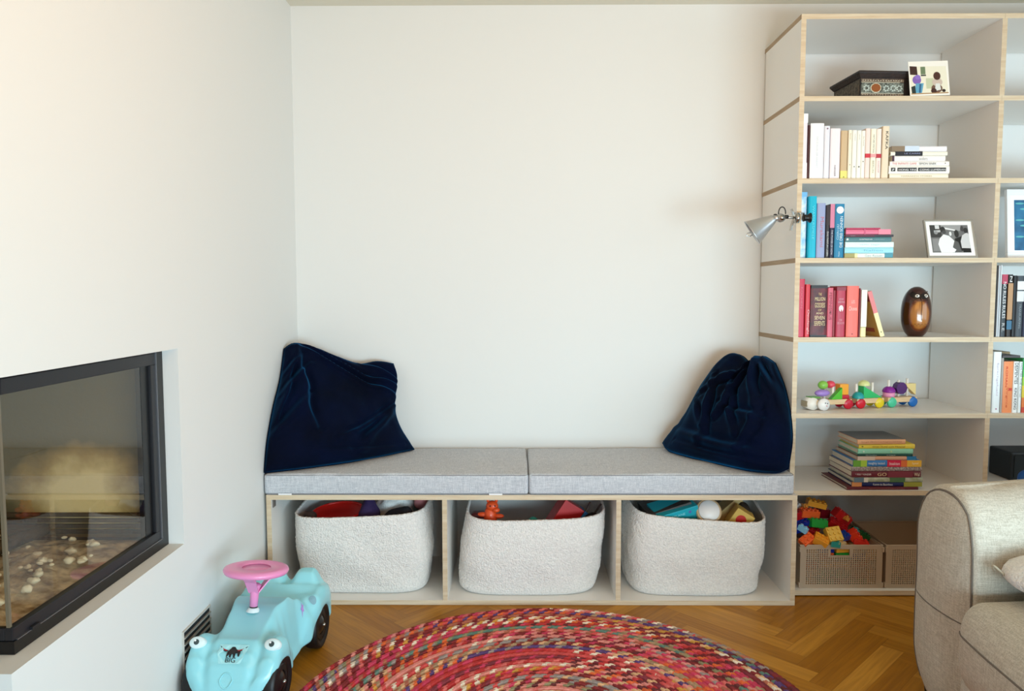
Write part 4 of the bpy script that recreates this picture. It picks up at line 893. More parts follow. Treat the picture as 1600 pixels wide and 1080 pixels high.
def wedge(l, w, h, flip=False):
    bm = bmesh.new(); P = [(0, 0), (l, 0), (0, h)] if not flip else [(0, 0), (l, 0), (l, h)]
    prism(bm, P, lambda a, b, d: Vector((a, -w / 2 + d, b)), w); return bm
bm = bmesh.new(); ell(bm, (0, 0, .014), (.032, .018, .014)); piece('wooden_block', 'lilac oval block on the train front', 'toy block', bm, '#a07fc9', -.004, -.012, .0515)
bm = bmesh.new(); ell(bm, (0, 0, .017), (.020, .017, .017)); piece('wooden_block', 'light green egg-shaped block on top of the lilac one', 'toy block', bm, '#86bf4c', .006, 0, .078)
bm = bmesh.new(); ell(bm, (0, 0, .015), (.019, .018, .015)); piece('wooden_block', 'coral red round block behind the green egg', 'toy block', bm, '#e0485a', .046, .010, .080)
piece('wooden_block', 'lime green triangular block in front of the coral one', 'toy block', wedge(.048, .02, .045, True), '#4fb526', .026, -.016, .0405, smooth=False)
piece('wooden_block', 'orange square block on the front wagon', 'toy block', box((-.019, -.016, 0), (.019, .016, .043), .003), '#f0a028', .092, .002, .055, smooth=False)
piece('wooden_block', 'crimson block under the orange one', 'toy block', box((-.022, -.018, 0), (.022, .018, .0145), .003), '#c01a34', .092, .002, .0403, smooth=False)
piece('wooden_block', 'teal dome block on the middle wagon', 'toy block', dome(.0225, .024), '#1fa0a2', .153, -.014, .0403)
piece('wooden_block', 'emerald green wedge block on the middle wagon', 'toy block', wedge(.083, .034, .047), '#2cb765', .176, .0, .0403, smooth=False)
piece('wooden_block', 'pale yellow dome block on top of the green wedge', 'toy block', dome(.023, .020), '#dfe39a', .191, .004, .0875)
piece('wooden_block', 'pink round block under the purple dome', 'toy block', (lambda b: (cyl(b, (0, 0, 0), (0, 0, .018), .0225, n=28), b)[1])(bmesh.new()), '#ee9ac0', .302, 0, .0403)
piece('wooden_block', 'bright purple dome block with a peg through it', 'toy block', dome(.0245, .022), '#8a1f94', .302, 0, .0588)
bm = bmesh.new(); cyl(bm, (0, -.013, .0225), (0, .013, .0225), .0245, n=10); piece('wooden_block', 'dark purple eight-sided block on the last wagon', 'toy block', bm, '#4a1560', .348, -.004, .052, smooth=False)
piece('wooden_block', 'pale wooden triangular block at the tail of the train', 'toy block', (lambda b: (prism(b, [(-.036, .046), (.018, .046), (.018, 0)], lambda a, c, d: Vector((a, -.012 + d, c)), .024), b)[1])(bmesh.new()), '#e8cf8c', .396, -.002, .0403 + .006, smooth=False)

# ================================================================ PLASTIC BINS AND BUILDING BRICKS
M_BIN = mat('taupe_plastic', '#b3a08a', .5)
def bin_(label, x0, x1, y0, z0, z1, hole):
    t = thing('plastic_bin', label, 'bin', ((x0 + x1) / 2, y0, z0), (0, 0, 0), 'taupe latticed plastic bins on the bottom shelf')
    W = x1 - x0; H = z1 - z0; D = .30; h2 = W / 2
    bm = bmesh.new(); mg = .022
    bx(bm, (-h2, 0, 0), (h2, .004, .014)); bx(bm, (-h2, 0, H - .014), (h2, .004, H)); bx(bm, (-h2, 0, .014), (-h2 + mg, .004, H - .014)); bx(bm, (h2 - mg, 0, .014), (h2, .004, H - .014))
    bx(bm, (hole - .046, -.0006, H - .044), (hole + .046, .0045, H - .039)); bx(bm, (hole - .046, -.0006, H - .039), (hole - .037, .0045, H - .014)); bx(bm, (hole + .037, -.0006, H - .039), (hole + .046, .0045, H - .014))
    nx, nz = 32, 17; cw = (W - 2 * mg) / nx; ch = (H - .028) / nz
    for i in range(nx + 1):
        x = -h2 + mg + i * cw; zt = H - .014
        if abs(x - hole) < .040: zt = H - .042
        bx(bm, (x - cw * .24, .0004, .014), (x + cw * .24, .0034, zt))
    for k in range(nz + 1):
        z_ = .014 + k * ch
        if z_ > H - .044:
            bx(bm, (-h2 + mg, .0002, z_ - ch * .2), (hole - .040, .0036, z_ + ch * .2)); bx(bm, (hole + .040, .0002, z_ - ch * .2), (h2 - mg, .0036, z_ + ch * .2))
        else: bx(bm, (-h2 + mg, .0002, z_ - ch * .2), (h2 - mg, .0036, z_ + ch * .2))
    obj('front_panel', bm, M_BIN, t)
    bm = bmesh.new(); bx(bm, (-h2 + .003, .004, 0), (h2 - .003, D, .004)); bx(bm, (-h2 + .003, .004, .004), (-h2 + .006, D, H - .003)); bx(bm, (h2 - .006, .004, .004), (h2 - .003, D, H - .003)); bx(bm, (-h2 + .006, D - .003, .004), (h2 - .006, D, H - .003))
    obj('tub', bm, M_BIN, t)
    bm = bmesh.new(); tube(bm, [(-h2, .002, H), (h2, .002, H), (h2 - .003, D, H), (-h2 + .003, D, H)], .0035, 6, True); obj('rim', bm, M_BIN, t)
    for s in (-1, 1):
        for zz in (.012, H - .016): 
            bm = bmesh.new(); bx(bm, (s * h2 - .004, -.002, zz - .010), (s * h2 + .006, .010, zz + .010), .002); obj('corner_clip', bm, M_BIN, t)
    return t
bin_('taupe latticed bin heaped with coloured building bricks', 1.098, 1.416, -.378, .0235, .192, -.0055)
bin_('taupe latticed bin next to the brick-filled one, partly behind the sofa', 1.430, 1.740, -.378, .0235, .192, .085)
def brick_bm(nx, ny, h=.0192, p=.016, rnd=False):
    bm = bmesh.new(); w, d = nx * p, ny * p
    bx(bm, (-w / 2, -d / 2, 0), (w / 2, d / 2, h), .0008)
    for i in range(nx):
        for j in range(ny): cyl(bm, (-w / 2 + p * (i + .5), -d / 2 + p * (j + .5), h), (-w / 2 + p * (i + .5), -d / 2 + p * (j + .5), h + .0045), .0048, n=12)
    return bm
BR_ = [  # x, y, z, nx, ny, h, colour, rot(deg), label
 (1.196, -.268, .316, 4, 2, .022, '#e8a637', (8, 12, -6), 'amber yellow long brick at the very top of the heap'),
 (1.150, -.262, .317, 1, 1, .020, '#d98f35', (80, 0, 10), 'small round amber brick at the top left of the heap'),
 (1.160, -.290, .280, 4, 2, .028, '#e8622c', (4, 6, 8), 'orange long brick below the amber one at the top'),
 (1.185, -.315, .243, 4, 2, .032, '#17912f', (-14, 10, 14), 'green brick in the middle of the heap'),
 (1.232, -.345, .219, 3, 3, .030, '#e9bb44', (52, -6, 6), 'square yellow brick facing forward in the centre'),
 (1.176, -.352, .194, 3, 2, .034, '#eda02f', (30, 26, -16), 'amber brick standing aslant left of centre at the rim'),
 (1.134, -.345, .192, 3, 2, .032, '#f2662a', (30, -28, 20), 'bright orange brick at the left front rim'),
 (1.207, -.360, .190, 2, 1, .022, '#efae3b', (12, 20, 30), 'small amber brick at the rim, left of the teal one'),
 (1.231, -.365, .186, 2, 2, .022, '#2c8f86', (0, 8, 0), 'teal brick at the front rim of the bin'),
 (1.256, -.366, .188, 2, 1, .018, '#d8b884', (16, 0, 20), 'small beige brick at the front rim, right of the teal one'),
 (1.286, -.275, .262, 4, 2, .036, '#b3161c', (10, 38, 12), 'large red brick sloping down on the right of the heap'),
 (1.262, -.300, .235, 4, 2, .030, '#a31219', (20, 30, -14), 'dark red brick under the large red one'),
 (1.310, -.335, .205, 3, 2, .034, '#e23c22', (24, 52, 6), 'scarlet brick standing at the right front of the heap'),
 (1.338, -.352, .187, 3, 2, .020, '#c92a1e', (0, 14, -12), 'flat red brick lying at the right front rim'),
 (1.272, -.350, .213, 2, 2, .022, '#1b3d96', (20, 0, 30), 'blue brick between the square yellow and the scarlet one'),
 (1.130, -.300, .232, 4, 2, .036, '#14309a', (18, -12, 10), 'large dark blue brick on the left of the heap'),
 (1.1165, -.340, .236, 1, 2, .022, '#8fd0f0', (20, 0, 40), 'pale blue clear brick at the far left of the heap'),
 (1.118, -.290, .272, 2, 2, .030, '#a8161f', (0, -14, 8), 'red brick at the left behind the bench end'),
 (1.122, -.245, .303, 2, 2, .020, '#d9dde0', (10, 12, 16), 'white brick at the upper left of the heap'),
 (1.160, -.315, .222, 3, 2, .022, '#8d1018', (10, 20, -30), 'dark red brick between the blue and the green one'),
 (1.300, -.262, .232, 3, 2, .026, '#171f4d', (0, 20, 40), 'navy brick behind the scarlet one'),
 (1.336, -.300, .216, 1, 2, .020, '#49a3ad', (20, 40, 0), 'small turquoise brick at the right edge of the heap'),
 (1.372, -.270, .196, 4, 2, .020, '#1c5a2c', (10, 30, 10), 'dark green brick at the far right of the brick bin'),
 (1.232, -.240, .262, 3, 2, .034, '#7c1020', (0, 10, 30), 'maroon brick at the back behind the yellow square'),
 (1.302, -.300, .268, 1, 1, .016, '#c98b3a', (0, 40, 20), 'tiny ochre brick on the slope of the red brick'),
]
for (x, y, z_, nx, ny, h, c, r, lb) in BR_:
    t = thing('toy_brick', lb, 'toy brick', (x, y, z_), tuple(math.radians(a) for a in r), 'building bricks heaped in the bin')
    p = .0185; bm = bmesh.new(); w, d = nx * p, ny * p; bx(bm, (-w / 2, -d / 2, 0), (w / 2, d / 2, h), .0015); obj('brick_body', bm, flat(c, .28), t)
    for i in range(nx):
        for j in range(ny):
            bm = bmesh.new(); cx, cy = -w / 2 + p * (i + .5), -d / 2 + p * (j + .5); cyl(bm, (cx, cy, h), (cx, cy, h + .005), .0055, n=14); obj('stud', bm, flat(c, .28), t)
# base of the heap inside the bin: bricks lying on the tub floor
k = 0
for zz in (.028, .062, .096, .130, .160):
    for xx in (1.14, 1.205, 1.27, 1.335, 1.385):
        for yy in (-.345, -.29, -.24):
            if zz > .15 and (xx > 1.36): continue
            k += 1; c = random.choice(['#b3161c', '#e9a637', '#14309a', '#17912f', '#e8622c', '#7c1020', '#d8b884'])
            t = tag(obj('toy_brick', box((-.029, -.022, 0), (.029, .022, .028), .0015), flat(c, .28), None, loc=(xx + random.uniform(-.003, .003), yy, zz), rot=(0, 0, random.uniform(-.12, .12))), 'building brick inside the latticed bin, seen only through its holes and handle', 'toy brick', 'bricks inside the bin')

# ================================================================ RIGHT COMPARTMENTS: framed blue picture, dark box and ball, brown ornament
t = thing('picture_frame', 'white framed blue picture standing in the right compartment', 'picture frame', (1.863, -.352, 1.3), (math.radians(-5), 0, 0))
W, H = .20, .262
bm = bmesh.new(); bx(bm, (0, 0, 0), (W, .016, .022), .0015); bx(bm, (0, 0, H - .022), (W, .016, H), .0015); bx(bm, (0, 0, .022), (.014, .016, H - .022), .0015); bx(bm, (W - .014, 0, .022), (W, .016, H - .022), .0015)
obj('frame', bm, flat('#f0f2f4', .35), t)
obj('mat_board', box((.014, .006, .022), (W - .014, .012, H - .022)), flat('#f6f8f8', .5), t)
obj('picture', box((.030, .0052, .030), (W - .030, .0060, H - .040)), mat('blue_print', '#2f7ba6', .4, hue2='#134a72', vscale=14), t)
bm = bmesh.new()
for k in range(7): poly(bm, [(.03 + a * .14, .0050 - .00002 * k, .03 + b * .192) for a, b in circ(.15 + .12 * (k % 3), .93 - .11 * k, .12, .018)])
obj('picture_detail', bm, flat('#5fb3b8', .4), t)
t = thing('speaker_box', 'dark box on the low shelf of the right compartment', 'box', (1.98, -.25, .4155))
obj('box_body', box((0, -.0, 0), (.16, .14, .115), .008), flat('#1b2226', .5), t); obj('front_cloth', box((.012, -.003, .012), (.148, 0, .103), .003), flat('#262f33', .9), t)
t = thing('ornament', 'brown carved ornament at the right edge of the second shelf', 'ornament', (1.955, -.36, 1.5925))
bm = bmesh.new(); ell(bm, (0, 0, .018), (.038, .025, .018)); obj('ornament_body', bm, flat('#6b4a3a', .5), t, True)
bm = bmesh.new(); lathe(bm, [(0, 0), (.012, 0), (.006, .006), (.004, .02), (0, .02)], 16, M=Matrix.Translation((.01, 0, .03))); obj('ornament_top', bm, flat('#573a2c', .5), t, True)
t = thing('ball', 'blue ball half hidden behind the sofa arm at the right edge', 'ball', (1.972, -.365, .4155))
bm = bmesh.new(); ell(bm, (0, 0, .036), (.036, .036, .036), 28, 18); obj('ball_body', bm, flat('#1f5fb4', .35), t, True)
bm = bmesh.new(); lathe(bm, [(0, -.0005), (.006, 0), (.0055, .002), (0, .002)], 14, M=Matrix.Translation((-.012, -.0330, .048)) @ Matrix.Rotation(PI / 2, 4, 'X')); obj('valve', bm, flat('#123a70', .4), t)

# ================================================================ FIREPLACE
FX = -0.992
fp = thing('fireplace_insert', 'black framed corner glass fireplace set into the left wall', 'fireplace', (FX, -1.46, FZB + .001))
def F(a, b): o = Vector(fp.location); return tuple(Vector(a) - o), tuple(Vector(b) - o)
def fbx(bm, a, b, bev=0): a, b = F(a, b); return bx(bm, a, b, bev)
yc = -1.785; yr = -1.137
M_FR = mat('anthracite_steel', '#26262a', .38, metal=.3); M_BK = mat('black_steel', '#060608', .35)
bm = bmesh.new()
fbx(bm, (-1.03, yc, .460), (FX, yr, .486)); fbx(bm, (-1.03, yr - .034, .486), (FX, yr, 1.009)); fbx(bm, (-1.03, yc, 1.009), (FX, yr, 1.0165))
fbx(bm, (-1.60, yc, .460), (-1.03, yc + .03, .486)); fbx(bm, (-1.60, yc, 1.009), (-1.03, yc + .03, 1.0165))
obj('outer_frame', bm, M_BK, fp)
bm = bmesh.new(); x0, x1 = -1.012, FX - .003
fbx(bm, (x0, yc + .002, .486), (x1, yr - .036, .512), .002); fbx(bm, (x0, yc + .002, .976), (x1, yr - .036, 1.008), .002); fbx(bm, (x0, yr - .062, .512), (x1, yr - .036, .976), .002)
fbx(bm, (-1.60, yc + .002, .486), (x0, yc + .016, .512), .002); fbx(bm, (-1.60, yc + .002, .976), (x0, yc + .016, 1.008), .002)
obj('door_frame', bm, M_FR, fp)
bm = bmesh.new(); fbx(bm, (x0 - .006, yr - .102, .512), (x1 - .008, yr - .064, .976)); obj('side_channel', bm, M_BK, fp)
bm = bmesh.new(); fbx(bm, (FX - .004, yr - .0355, .487), (FX + .0005, yr - .034, 1.0085)); fbx(bm, (FX - .004, yc + .01, .4855), (FX + .0005, yr - .036, .487)); obj('trim_strip', bm, mat('strip_steel', '#8b8b90', .35, metal=.7), fp)
bm = bmesh.new(); fbx(bm, (FX - .002, yc + .05, .487), (FX + .004, yc + .075, .493)); obj('latch', bm, M_FR, fp)
def glass():
    m = bpy.data.materials.new('soot_tinted_glass'); m.use_nodes = True; nt = m.node_tree; nt.nodes.remove(nt.nodes['Principled BSDF'])
    out = nt.nodes['Material Output']; tr_ = nt.nodes.new('ShaderNodeBsdfTransparent'); tr_.inputs[0].default_value = (.93, .89, .80, 1)
    gl = nt.nodes.new('ShaderNodeBsdfGlossy'); gl.inputs['Roughness'].default_value = .015; gl.inputs[0].default_value = (1, 1, 1, 1)
    fr = nt.nodes.new('ShaderNodeFresnel'); fr.inputs[0].default_value = 1.62
    mx = nt.nodes.new('ShaderNodeMixShader'); gm = nt.nodes.new('ShaderNodeNewGeometry'); iv = nt.nodes.new('ShaderNodeMath'); iv.operation = 'SUBTRACT'; iv.inputs[0].default_value = 1; nt.links.new(gm.outputs['Backfacing'], iv.inputs[1]); mu = nt.nodes.new('ShaderNodeMath'); mu.operation = 'MULTIPLY'; nt.links.new(fr.outputs[0], mu.inputs[0]); nt.links.new(iv.outputs[0], mu.inputs[1]); nt.links.new(mu.outputs[0], mx.inputs[0]); nt.links.new(tr_.outputs[0], mx.inputs[1]); nt.links.new(gl.outputs[0], mx.inputs[2]); nt.links.new(mx.outputs[0], out.inputs[0])
    return m
G_ = glass()
bm = bmesh.new(); fbx(bm, (-1.008, yc + .006, .512), (-1.004, yr - .064, .976)); obj('glass_pane', bm, G_, fp)
bm = bmesh.new(); fbx(bm, (-1.60, yc + .006, .512), (-1.0085, yc + .010, .976)); obj('glass_pane', bm, G_, fp)
bm = bmesh.new(); fbx(bm, (-1.0095, yc + .0045, .512), (-1.0028, yc + .0115, .976)); obj('corner_joint', bm, mat('glass_edge', '#6f6553', .3), fp)
M_FB = mat('sooty_firebrick', '#9a8c74', .9, hue2='#5d5444', vscale=5, bump=.3, bscale=60)
M_FBD = mat('soot_black_lining', '#6a5a4a', .9, hue2='#3a3028', vscale=6, bump=.3)
bm = bmesh.new(); fbx(bm, (-1.60, yc + .02, .462), (-1.015, yr - .005, .486)); obj('hearth_plate', bm, M_FBD, fp)
bm = bmesh.new()
for k in range(9): fbx(bm, (-1.585, yc + .05 + k * .064, .487), (-1.575, yc + .108 + k * .064, 1.0))
obj('back_bricks', bm, M_FB, fp)
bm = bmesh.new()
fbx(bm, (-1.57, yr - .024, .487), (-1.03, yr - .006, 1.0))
def burn_glow():  # pale patch: burn-cleaned brick, with the warm firebox glow put into its colour
    m = mat('burn_glow_brick', '#8f8670', .9, bump=.25, bscale=60); nt = m.node_tree; b = nt.nodes['Principled BSDF']
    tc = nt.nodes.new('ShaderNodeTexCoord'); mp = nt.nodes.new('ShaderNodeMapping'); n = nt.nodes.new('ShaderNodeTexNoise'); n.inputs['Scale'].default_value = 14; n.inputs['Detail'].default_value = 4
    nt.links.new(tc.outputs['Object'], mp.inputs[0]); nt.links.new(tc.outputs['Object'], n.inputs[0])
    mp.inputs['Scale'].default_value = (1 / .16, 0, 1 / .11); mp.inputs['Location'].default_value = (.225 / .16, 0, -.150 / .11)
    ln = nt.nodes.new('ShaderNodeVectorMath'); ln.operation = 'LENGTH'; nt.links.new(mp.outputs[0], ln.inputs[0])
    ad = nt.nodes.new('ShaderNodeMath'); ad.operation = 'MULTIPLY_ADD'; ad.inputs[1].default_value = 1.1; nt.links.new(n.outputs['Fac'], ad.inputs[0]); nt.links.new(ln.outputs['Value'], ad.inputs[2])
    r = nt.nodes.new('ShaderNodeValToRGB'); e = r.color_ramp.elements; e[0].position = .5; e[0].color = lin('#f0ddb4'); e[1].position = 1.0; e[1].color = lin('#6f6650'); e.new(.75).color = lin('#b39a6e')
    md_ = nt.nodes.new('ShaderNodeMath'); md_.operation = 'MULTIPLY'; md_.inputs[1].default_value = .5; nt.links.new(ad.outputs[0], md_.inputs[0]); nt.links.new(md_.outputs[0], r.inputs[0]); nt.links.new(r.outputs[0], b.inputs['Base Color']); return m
obj('side_panel', bm, burn_glow(), fp)
bm = bmesh.new()
for k in range(4): fbx(bm, (-1.56, yr - .034, .50 + .016 * k), (-1.05, yr - .025, .510 + .016 * k))
obj('lining_ribs', bm, M_FBD, fp)
bm = bmesh.new(); fbx(bm, (-1.60, yc + .02, 1.001), (-1.015, yr - .005, 1.008)); obj('baffle', bm, M_FBD, fp)
# ash bed
bm = bmesh.new(); nx, ny = 80, 90; g = []
for i in range(nx + 1):
    r = []
    for j in range(ny + 1):
        x = -1.56 + .53 * i / nx; y = yc + .03 + (yr - .05 - yc - .03) * j / ny
        e = min(1, 5 * min(i / nx, 1 - i / nx, j / ny + .08, 1 - j / ny))
        zz = .487 + e * (.020 + .018 * noise.noise(Vector((x * 9, y * 9, 0))) + .012 * abs(noise.noise(Vector((x * 30, y * 30, 2)))) + .006 * noise.noise(Vector((x * 80, y * 80, 4))))
        r.append(bm.verts.new(Vector((x, y, max(.4865, zz))) - Vector(fp.location)))
    g.append(r)
for i in range(nx):
    for j in range(ny): bm.faces.new((g[i][j], g[i + 1][j], g[i + 1][j + 1], g[i][j + 1]))
o = obj('ash_bed', bm, mat('wood_ash', '#efe9df', .95, hue2='#8a7a6c', vscale=26, bump=.5, bscale=90), fp, True); o['kind'] = 'stuff'
for k in range(60):
    x = random.uniform(-1.45, -1.06); y = random.gauss(yc + .30, .12); y = min(max(y, yc + .06), yr - .12); s = random.uniform(.004, .014)
    bm = bmesh.new(); ell(bm, (0, 0, 0), (s, s * .8, s * .6), 12, 8)
    for v in bm.verts: v.co *= 1 + .6 * noise.noise(v.co * 130 + Vector((k, 0, 0)))
    obj('ash_lump', bm, mat('pale_ash', '#f4f2ee', .95, bump=.4), fp, True, loc=Vector((x, y, .518)) - Vector(fp.location))
for k, (x, y, a, l) in enumerate(((-1.30, -1.38, 15, .26), (-1.38, -1.45, -10, .22))):
    bm = bmesh.new(); d = Vector((math.sin(math.radians(a)), math.cos(math.radians(a)), .05)) * l / 2; cyl(bm, -d, d, .02, .016, 12)
    obj('charred_log', bm, mat('charred_wood', '#4b3a2c', .95, hue2='#1a1411', vscale=40, bump=.6), fp, True, loc=Vector((x, y, .535)) - Vector(fp.location))

# vent grille in the wall, behind the toy car
t = thing('vent_grille', 'slatted air vent low in the left wall behind the toy car', 'vent', (WX + .0005, -1.075, .08))
obj('backing', box((0, -.09, .004), (.0015, .09, .131)), flat('#15151a', .6), t)
bm = bmesh.new(); bx(bm, (0, -.094, 0), (.005, -.09, .135)); bx(bm, (0, .09, 0), (.005, .094, .135)); bx(bm, (0, -.09, .131), (.005, .09, .135)); bx(bm, (0, -.09, 0), (.005, .09, .004)); obj('frame', bm, flat('#c9c4bc', .5), t)
for k in range(6):
    bm = bmesh.new(); vs = bx(bm, (.0016, -.09, .012 + k * .02), (.007, .09, .0165 + k * .02))
    obj('slat', bm, flat('#b9b1a6', .4, metal=.3), t)

# ================================================================ RIDE-ON TOY CAR
car = thing('ride_on_car', 'light blue ride-on toy car with pink steering wheel beside the bench', 'toy car', (-.799, -1.258, 0), (0, 0, math.radians(-3.0)))
def interp(tab, s):
    for (a, va), (b, vb) in zip(tab, tab[1:]):
        if s <= b:
            k = (s - a) / (b - a); k = max(0, min(1, k)); k = k * k * (3 - 2 * k); return va + (vb - va) * k
    return tab[-1][1]
ZC = [(0, .080), (.015, .112), (.035, .148), (.06, .172), (.10, .192), (.24, .236), (.28, .238), (.33, .212), (.38, .188), (.43, .188), (.47, .205), (.50, .236), (.525, .240), (.55, .215), (.575, .15)]
ZS = [(0, .085), (.02, .125), (.05, .162), (.09, .186), (.13, .186), (.18, .140), (.24, .088), (.30, .092), (.36, .150), (.42, .192), (.47, .200), (.52, .192), (.575, .15)]
WC = [(0, .040), (.06, .050), (.12, .052), (.2, .062), (.27, .078), (.35, .086), (.45, .078), (.52, .080), (.575, .06)]
WO = [(0, .060), (.012, .092), (.03, .122), (.06, .133), (.13, .136), (.18, .126), (.25, .104), (.31, .106), (.37, .128), (.42, .139), (.5, .140), (.55, .130), (.575, .10)]
WSF, WSR, WR = .092, .452, .0745
def arch(s):
    z = .058
    for c in (WSF, WSR):
        d = abs(s - c)
        if d < .092: z = max(z, .02 + math.sqrt(.092 ** 2 - d * d) * 1.13 + .012)
    return z
def top(t, s):
    a = abs(t); zc, zs, wc, wo = interp(ZC, s), interp(ZS, s), interp(WC, s), interp(WO, s)
    k = max(0, min(1, (a - wc) / max(.018, min(.040, wo - wc - .004)))); k = k * k * (3 - 2 * k)
    z = zc + (zs - zc) * k
    # hood edge crease and a shallow valley between hood and front wings
    if s < .2: z -= .016 * math.exp(-((a - wc - .024) / .013) ** 2) * (1 + math.cos(PI * s / .2)) / 2
    if s < .2: z += .012 * math.exp(-((a - .106) / .022) ** 2) * math.exp(-((s - .105) / .03) ** 2)
    e = (a - (wo - .026)) / .026
    if e > 0: z -= .030 * (1 - math.sqrt(max(0, 1 - min(1, e) ** 2)))
    if s > .47: z -= .045 * math.exp(-((t) / .022) ** 2) * min(1, (s - .47) / .02)
    if .28 < s < .47: z -= .010 * max(0, 1 - (a / .08) ** 2) * math.sin(PI * (s - .28) / .19)
    return z
bm = bmesh.new(); NS, NT = 96, 56; rows = []
for i in range(NS + 1):
    s = .575 * i / NS; wo = interp(WO, s); r = []; za = arch(s)
    for j in range(NT + 1):
        q = -1 + 2 * j / NT; t_ = wo * math.copysign(abs(q) ** .85, q); r.append((t_, s, top(t_, s)))
    edge = r[-1][2]; za = min(za, edge - .006); wi = min(.078, wo - .012); zl = .045 + (.04 * max(0, 1 - s / .03) if s < .03 else 0)
    zl = min(zl, edge - .008)
    side = [(wo * .995, s, edge - (edge - za) * k / 3) for k in (1, 2, 3)] + [(wo - (wo - wi) * k / 2, s, za) for k in (1, 2)] + [(wi, s, za - (za - zl) * k / 2) for k in (1, 2)]
    r = [(-a, b, c) for a, b, c in side[::-1]] + r + side
    rows.append([bm.verts.new(p) for p in r])
for A, B in zip(rows, rows[1:]):
    for k in range(len(A) - 1): bm.faces.new((A[k], A[k + 1], B[k + 1], B[k]))
    bm.faces.new((A[-1], A[0], B[0], B[-1]))
bm.faces.new(rows[0][::-1]); bm.faces.new(rows[-1])
M_CAR = mat('pale_aqua_plastic', '#94d8e2', .28, coat=.25)
o = obj('car_body', bm, M_CAR, car, True)
md = o.modifiers.new('smooth', 'SUBSURF'); md.levels = 1; md.render_levels = 1
def onc(t_, s, off=.0008): return Vector((t_, s, top(t_, s) + off))
def nrm_at(t_, s):
    a = onc(t_ + .004, s) - onc(t_ - .004, s); b = onc(t_, s + .004) - onc(t_, s - .004); return a.cross(b).normalized()
def decal(name, pts, col, off=.0012, tri=True):
    bm = bmesh.new(); c = (sum(p[0] for p in pts) / len(pts), sum(p[1] for p in pts) / len(pts)); cv = bm.verts.new(onc(*c) + nrm_at(*c) * off)
    v = [bm.verts.new(onc(*p) + nrm_at(*p) * off) for p in pts]
    for i in range(len(v)): bm.faces.new((v[i], v[(i + 1) % len(v)], cv))
    return obj(name, bm, flat(col, .4), car)
for s in (-1, 1):
    # headlight boss with painted eye
    bm = bmesh.new(); Mh = Matrix.Translation((s * .108, .078, .188)) @ Matrix.Rotation(math.radians(52), 4, 'X')
    lathe(bm, [(.021, -.012), (.020, .002), (.017, .005), (0, .006)], 28, M=Mh @ Matrix.Diagonal((1.12, .82, 1, 1))); h = obj('headlight', bm, flat('#dff0f2', .3), car, True)
    bm = bmesh.new(); disc(bm, Mh @ Vector((0, 0, .0062)), .0075, Mh.to_3x3() @ Vector((0, 0, 1))); obj('pupil', bm, flat('#3c4a4c', .3), h)
    bm = bmesh.new(); disc(bm, Mh @ Vector((-.004, .004, .0072)), .0026, Mh.to_3x3() @ Vector((0, 0, 1))); obj('glint', bm, flat('#ffffff', .3), h)
# emblem on the nose: black horned animal with red in its horns, and the letters BIG
def nose(t_, k): return (t_, .030 + .055 * (.62 + (k - .62) * .80))       # k 0 bottom .. 1 top of the badge field
def NP(t_, k, off=.0016): p = nose(t_, k); return onc(*p) + nrm_at(*p) * off
def badge(name, pts, col, off, sub=6):
    bm = bmesh.new(); P = []
    for a, b in zip(pts, pts[1:] + pts[:1]):
        for i in range(sub): P.append((a[0] + (b[0] - a[0]) * i / sub, a[1] + (b[1] - a[1]) * i / sub))
    fcs = bm.faces.new([bm.verts.new(NP(p[0], p[1], off)) for p in P]); bmesh.ops.triangulate(bm, faces=[fcs])
    return obj(name, bm, flat(col, .4), car)
badge('badge_field', [(-.030, .0), (.030, .0), (.040, .45), (.042, 1.0), (-.042, 1.0), (-.040, .45)], '#a9e2e8', .0006)
hx = lambda s: [(s * .010, .60), (s * .022, .72), (s * .040, .92), (s * .030, .66), (s * .018, .50)]
for s in (-1, 1):
    badge('emblem_horn', hx(s), '#141414', .0014)
    badge('emblem_horn_red', [(s * .013, .60), (s * .023, .70), (s * .031, .80), (s * .025, .64), (s * .018, .55)], '#b3202a', .0022)
badge('emblem_animal', [(-.012, .40), (-.010, .64), (-.004, .86), (.004, .86), (.011, .70), (.022, .62), (.026, .46), (.024, .30), (.020, .30), (.018, .42), (.013, .42), (.012, .27), (.007, .27), (.006, .38), (.002, .38), (.001, .27), (-.004, .27), (-.005, .38), (-.010, .28), (-.013, .28)], '#161616', .0018, 3)
bm = text_bm('BIG', .028, .19, (1, 0, 0), (0, 1, 0), (.002, .17, 0))
for v in bm.verts: v.co = NP(v.co.x, v.co.y, .0022)
obj('lettering', bm, flat('#15181a', .4), car)
bm = bmesh.new(); tube(bm, [onc(.018 * math.cos(a * PI / 12), .016 + .009 * math.sin(a * PI / 12)) for a in range(24)], .0022, 6, True); obj('tow_ring', bm, M_CAR, car, True)
# stickers on the flank
def star(ct, cs, r, col):
    decal('star_sticker', [(ct + .5 * r * (1 if i % 2 == 0 else .45) * math.cos(PI / 2 + i * PI / 5), cs + r * (1 if i % 2 == 0 else .45) * math.sin(PI / 2 + i * PI / 5)) for i in range(10)], col)
star(.100, .345, .010, '#b38ad0')
decal('moon_sticker', [(.115 + .012 * math.cos(a), .400 + .010 * math.sin(a)) for a in [k * .35 for k in range(18)]], '#7fa9b8')
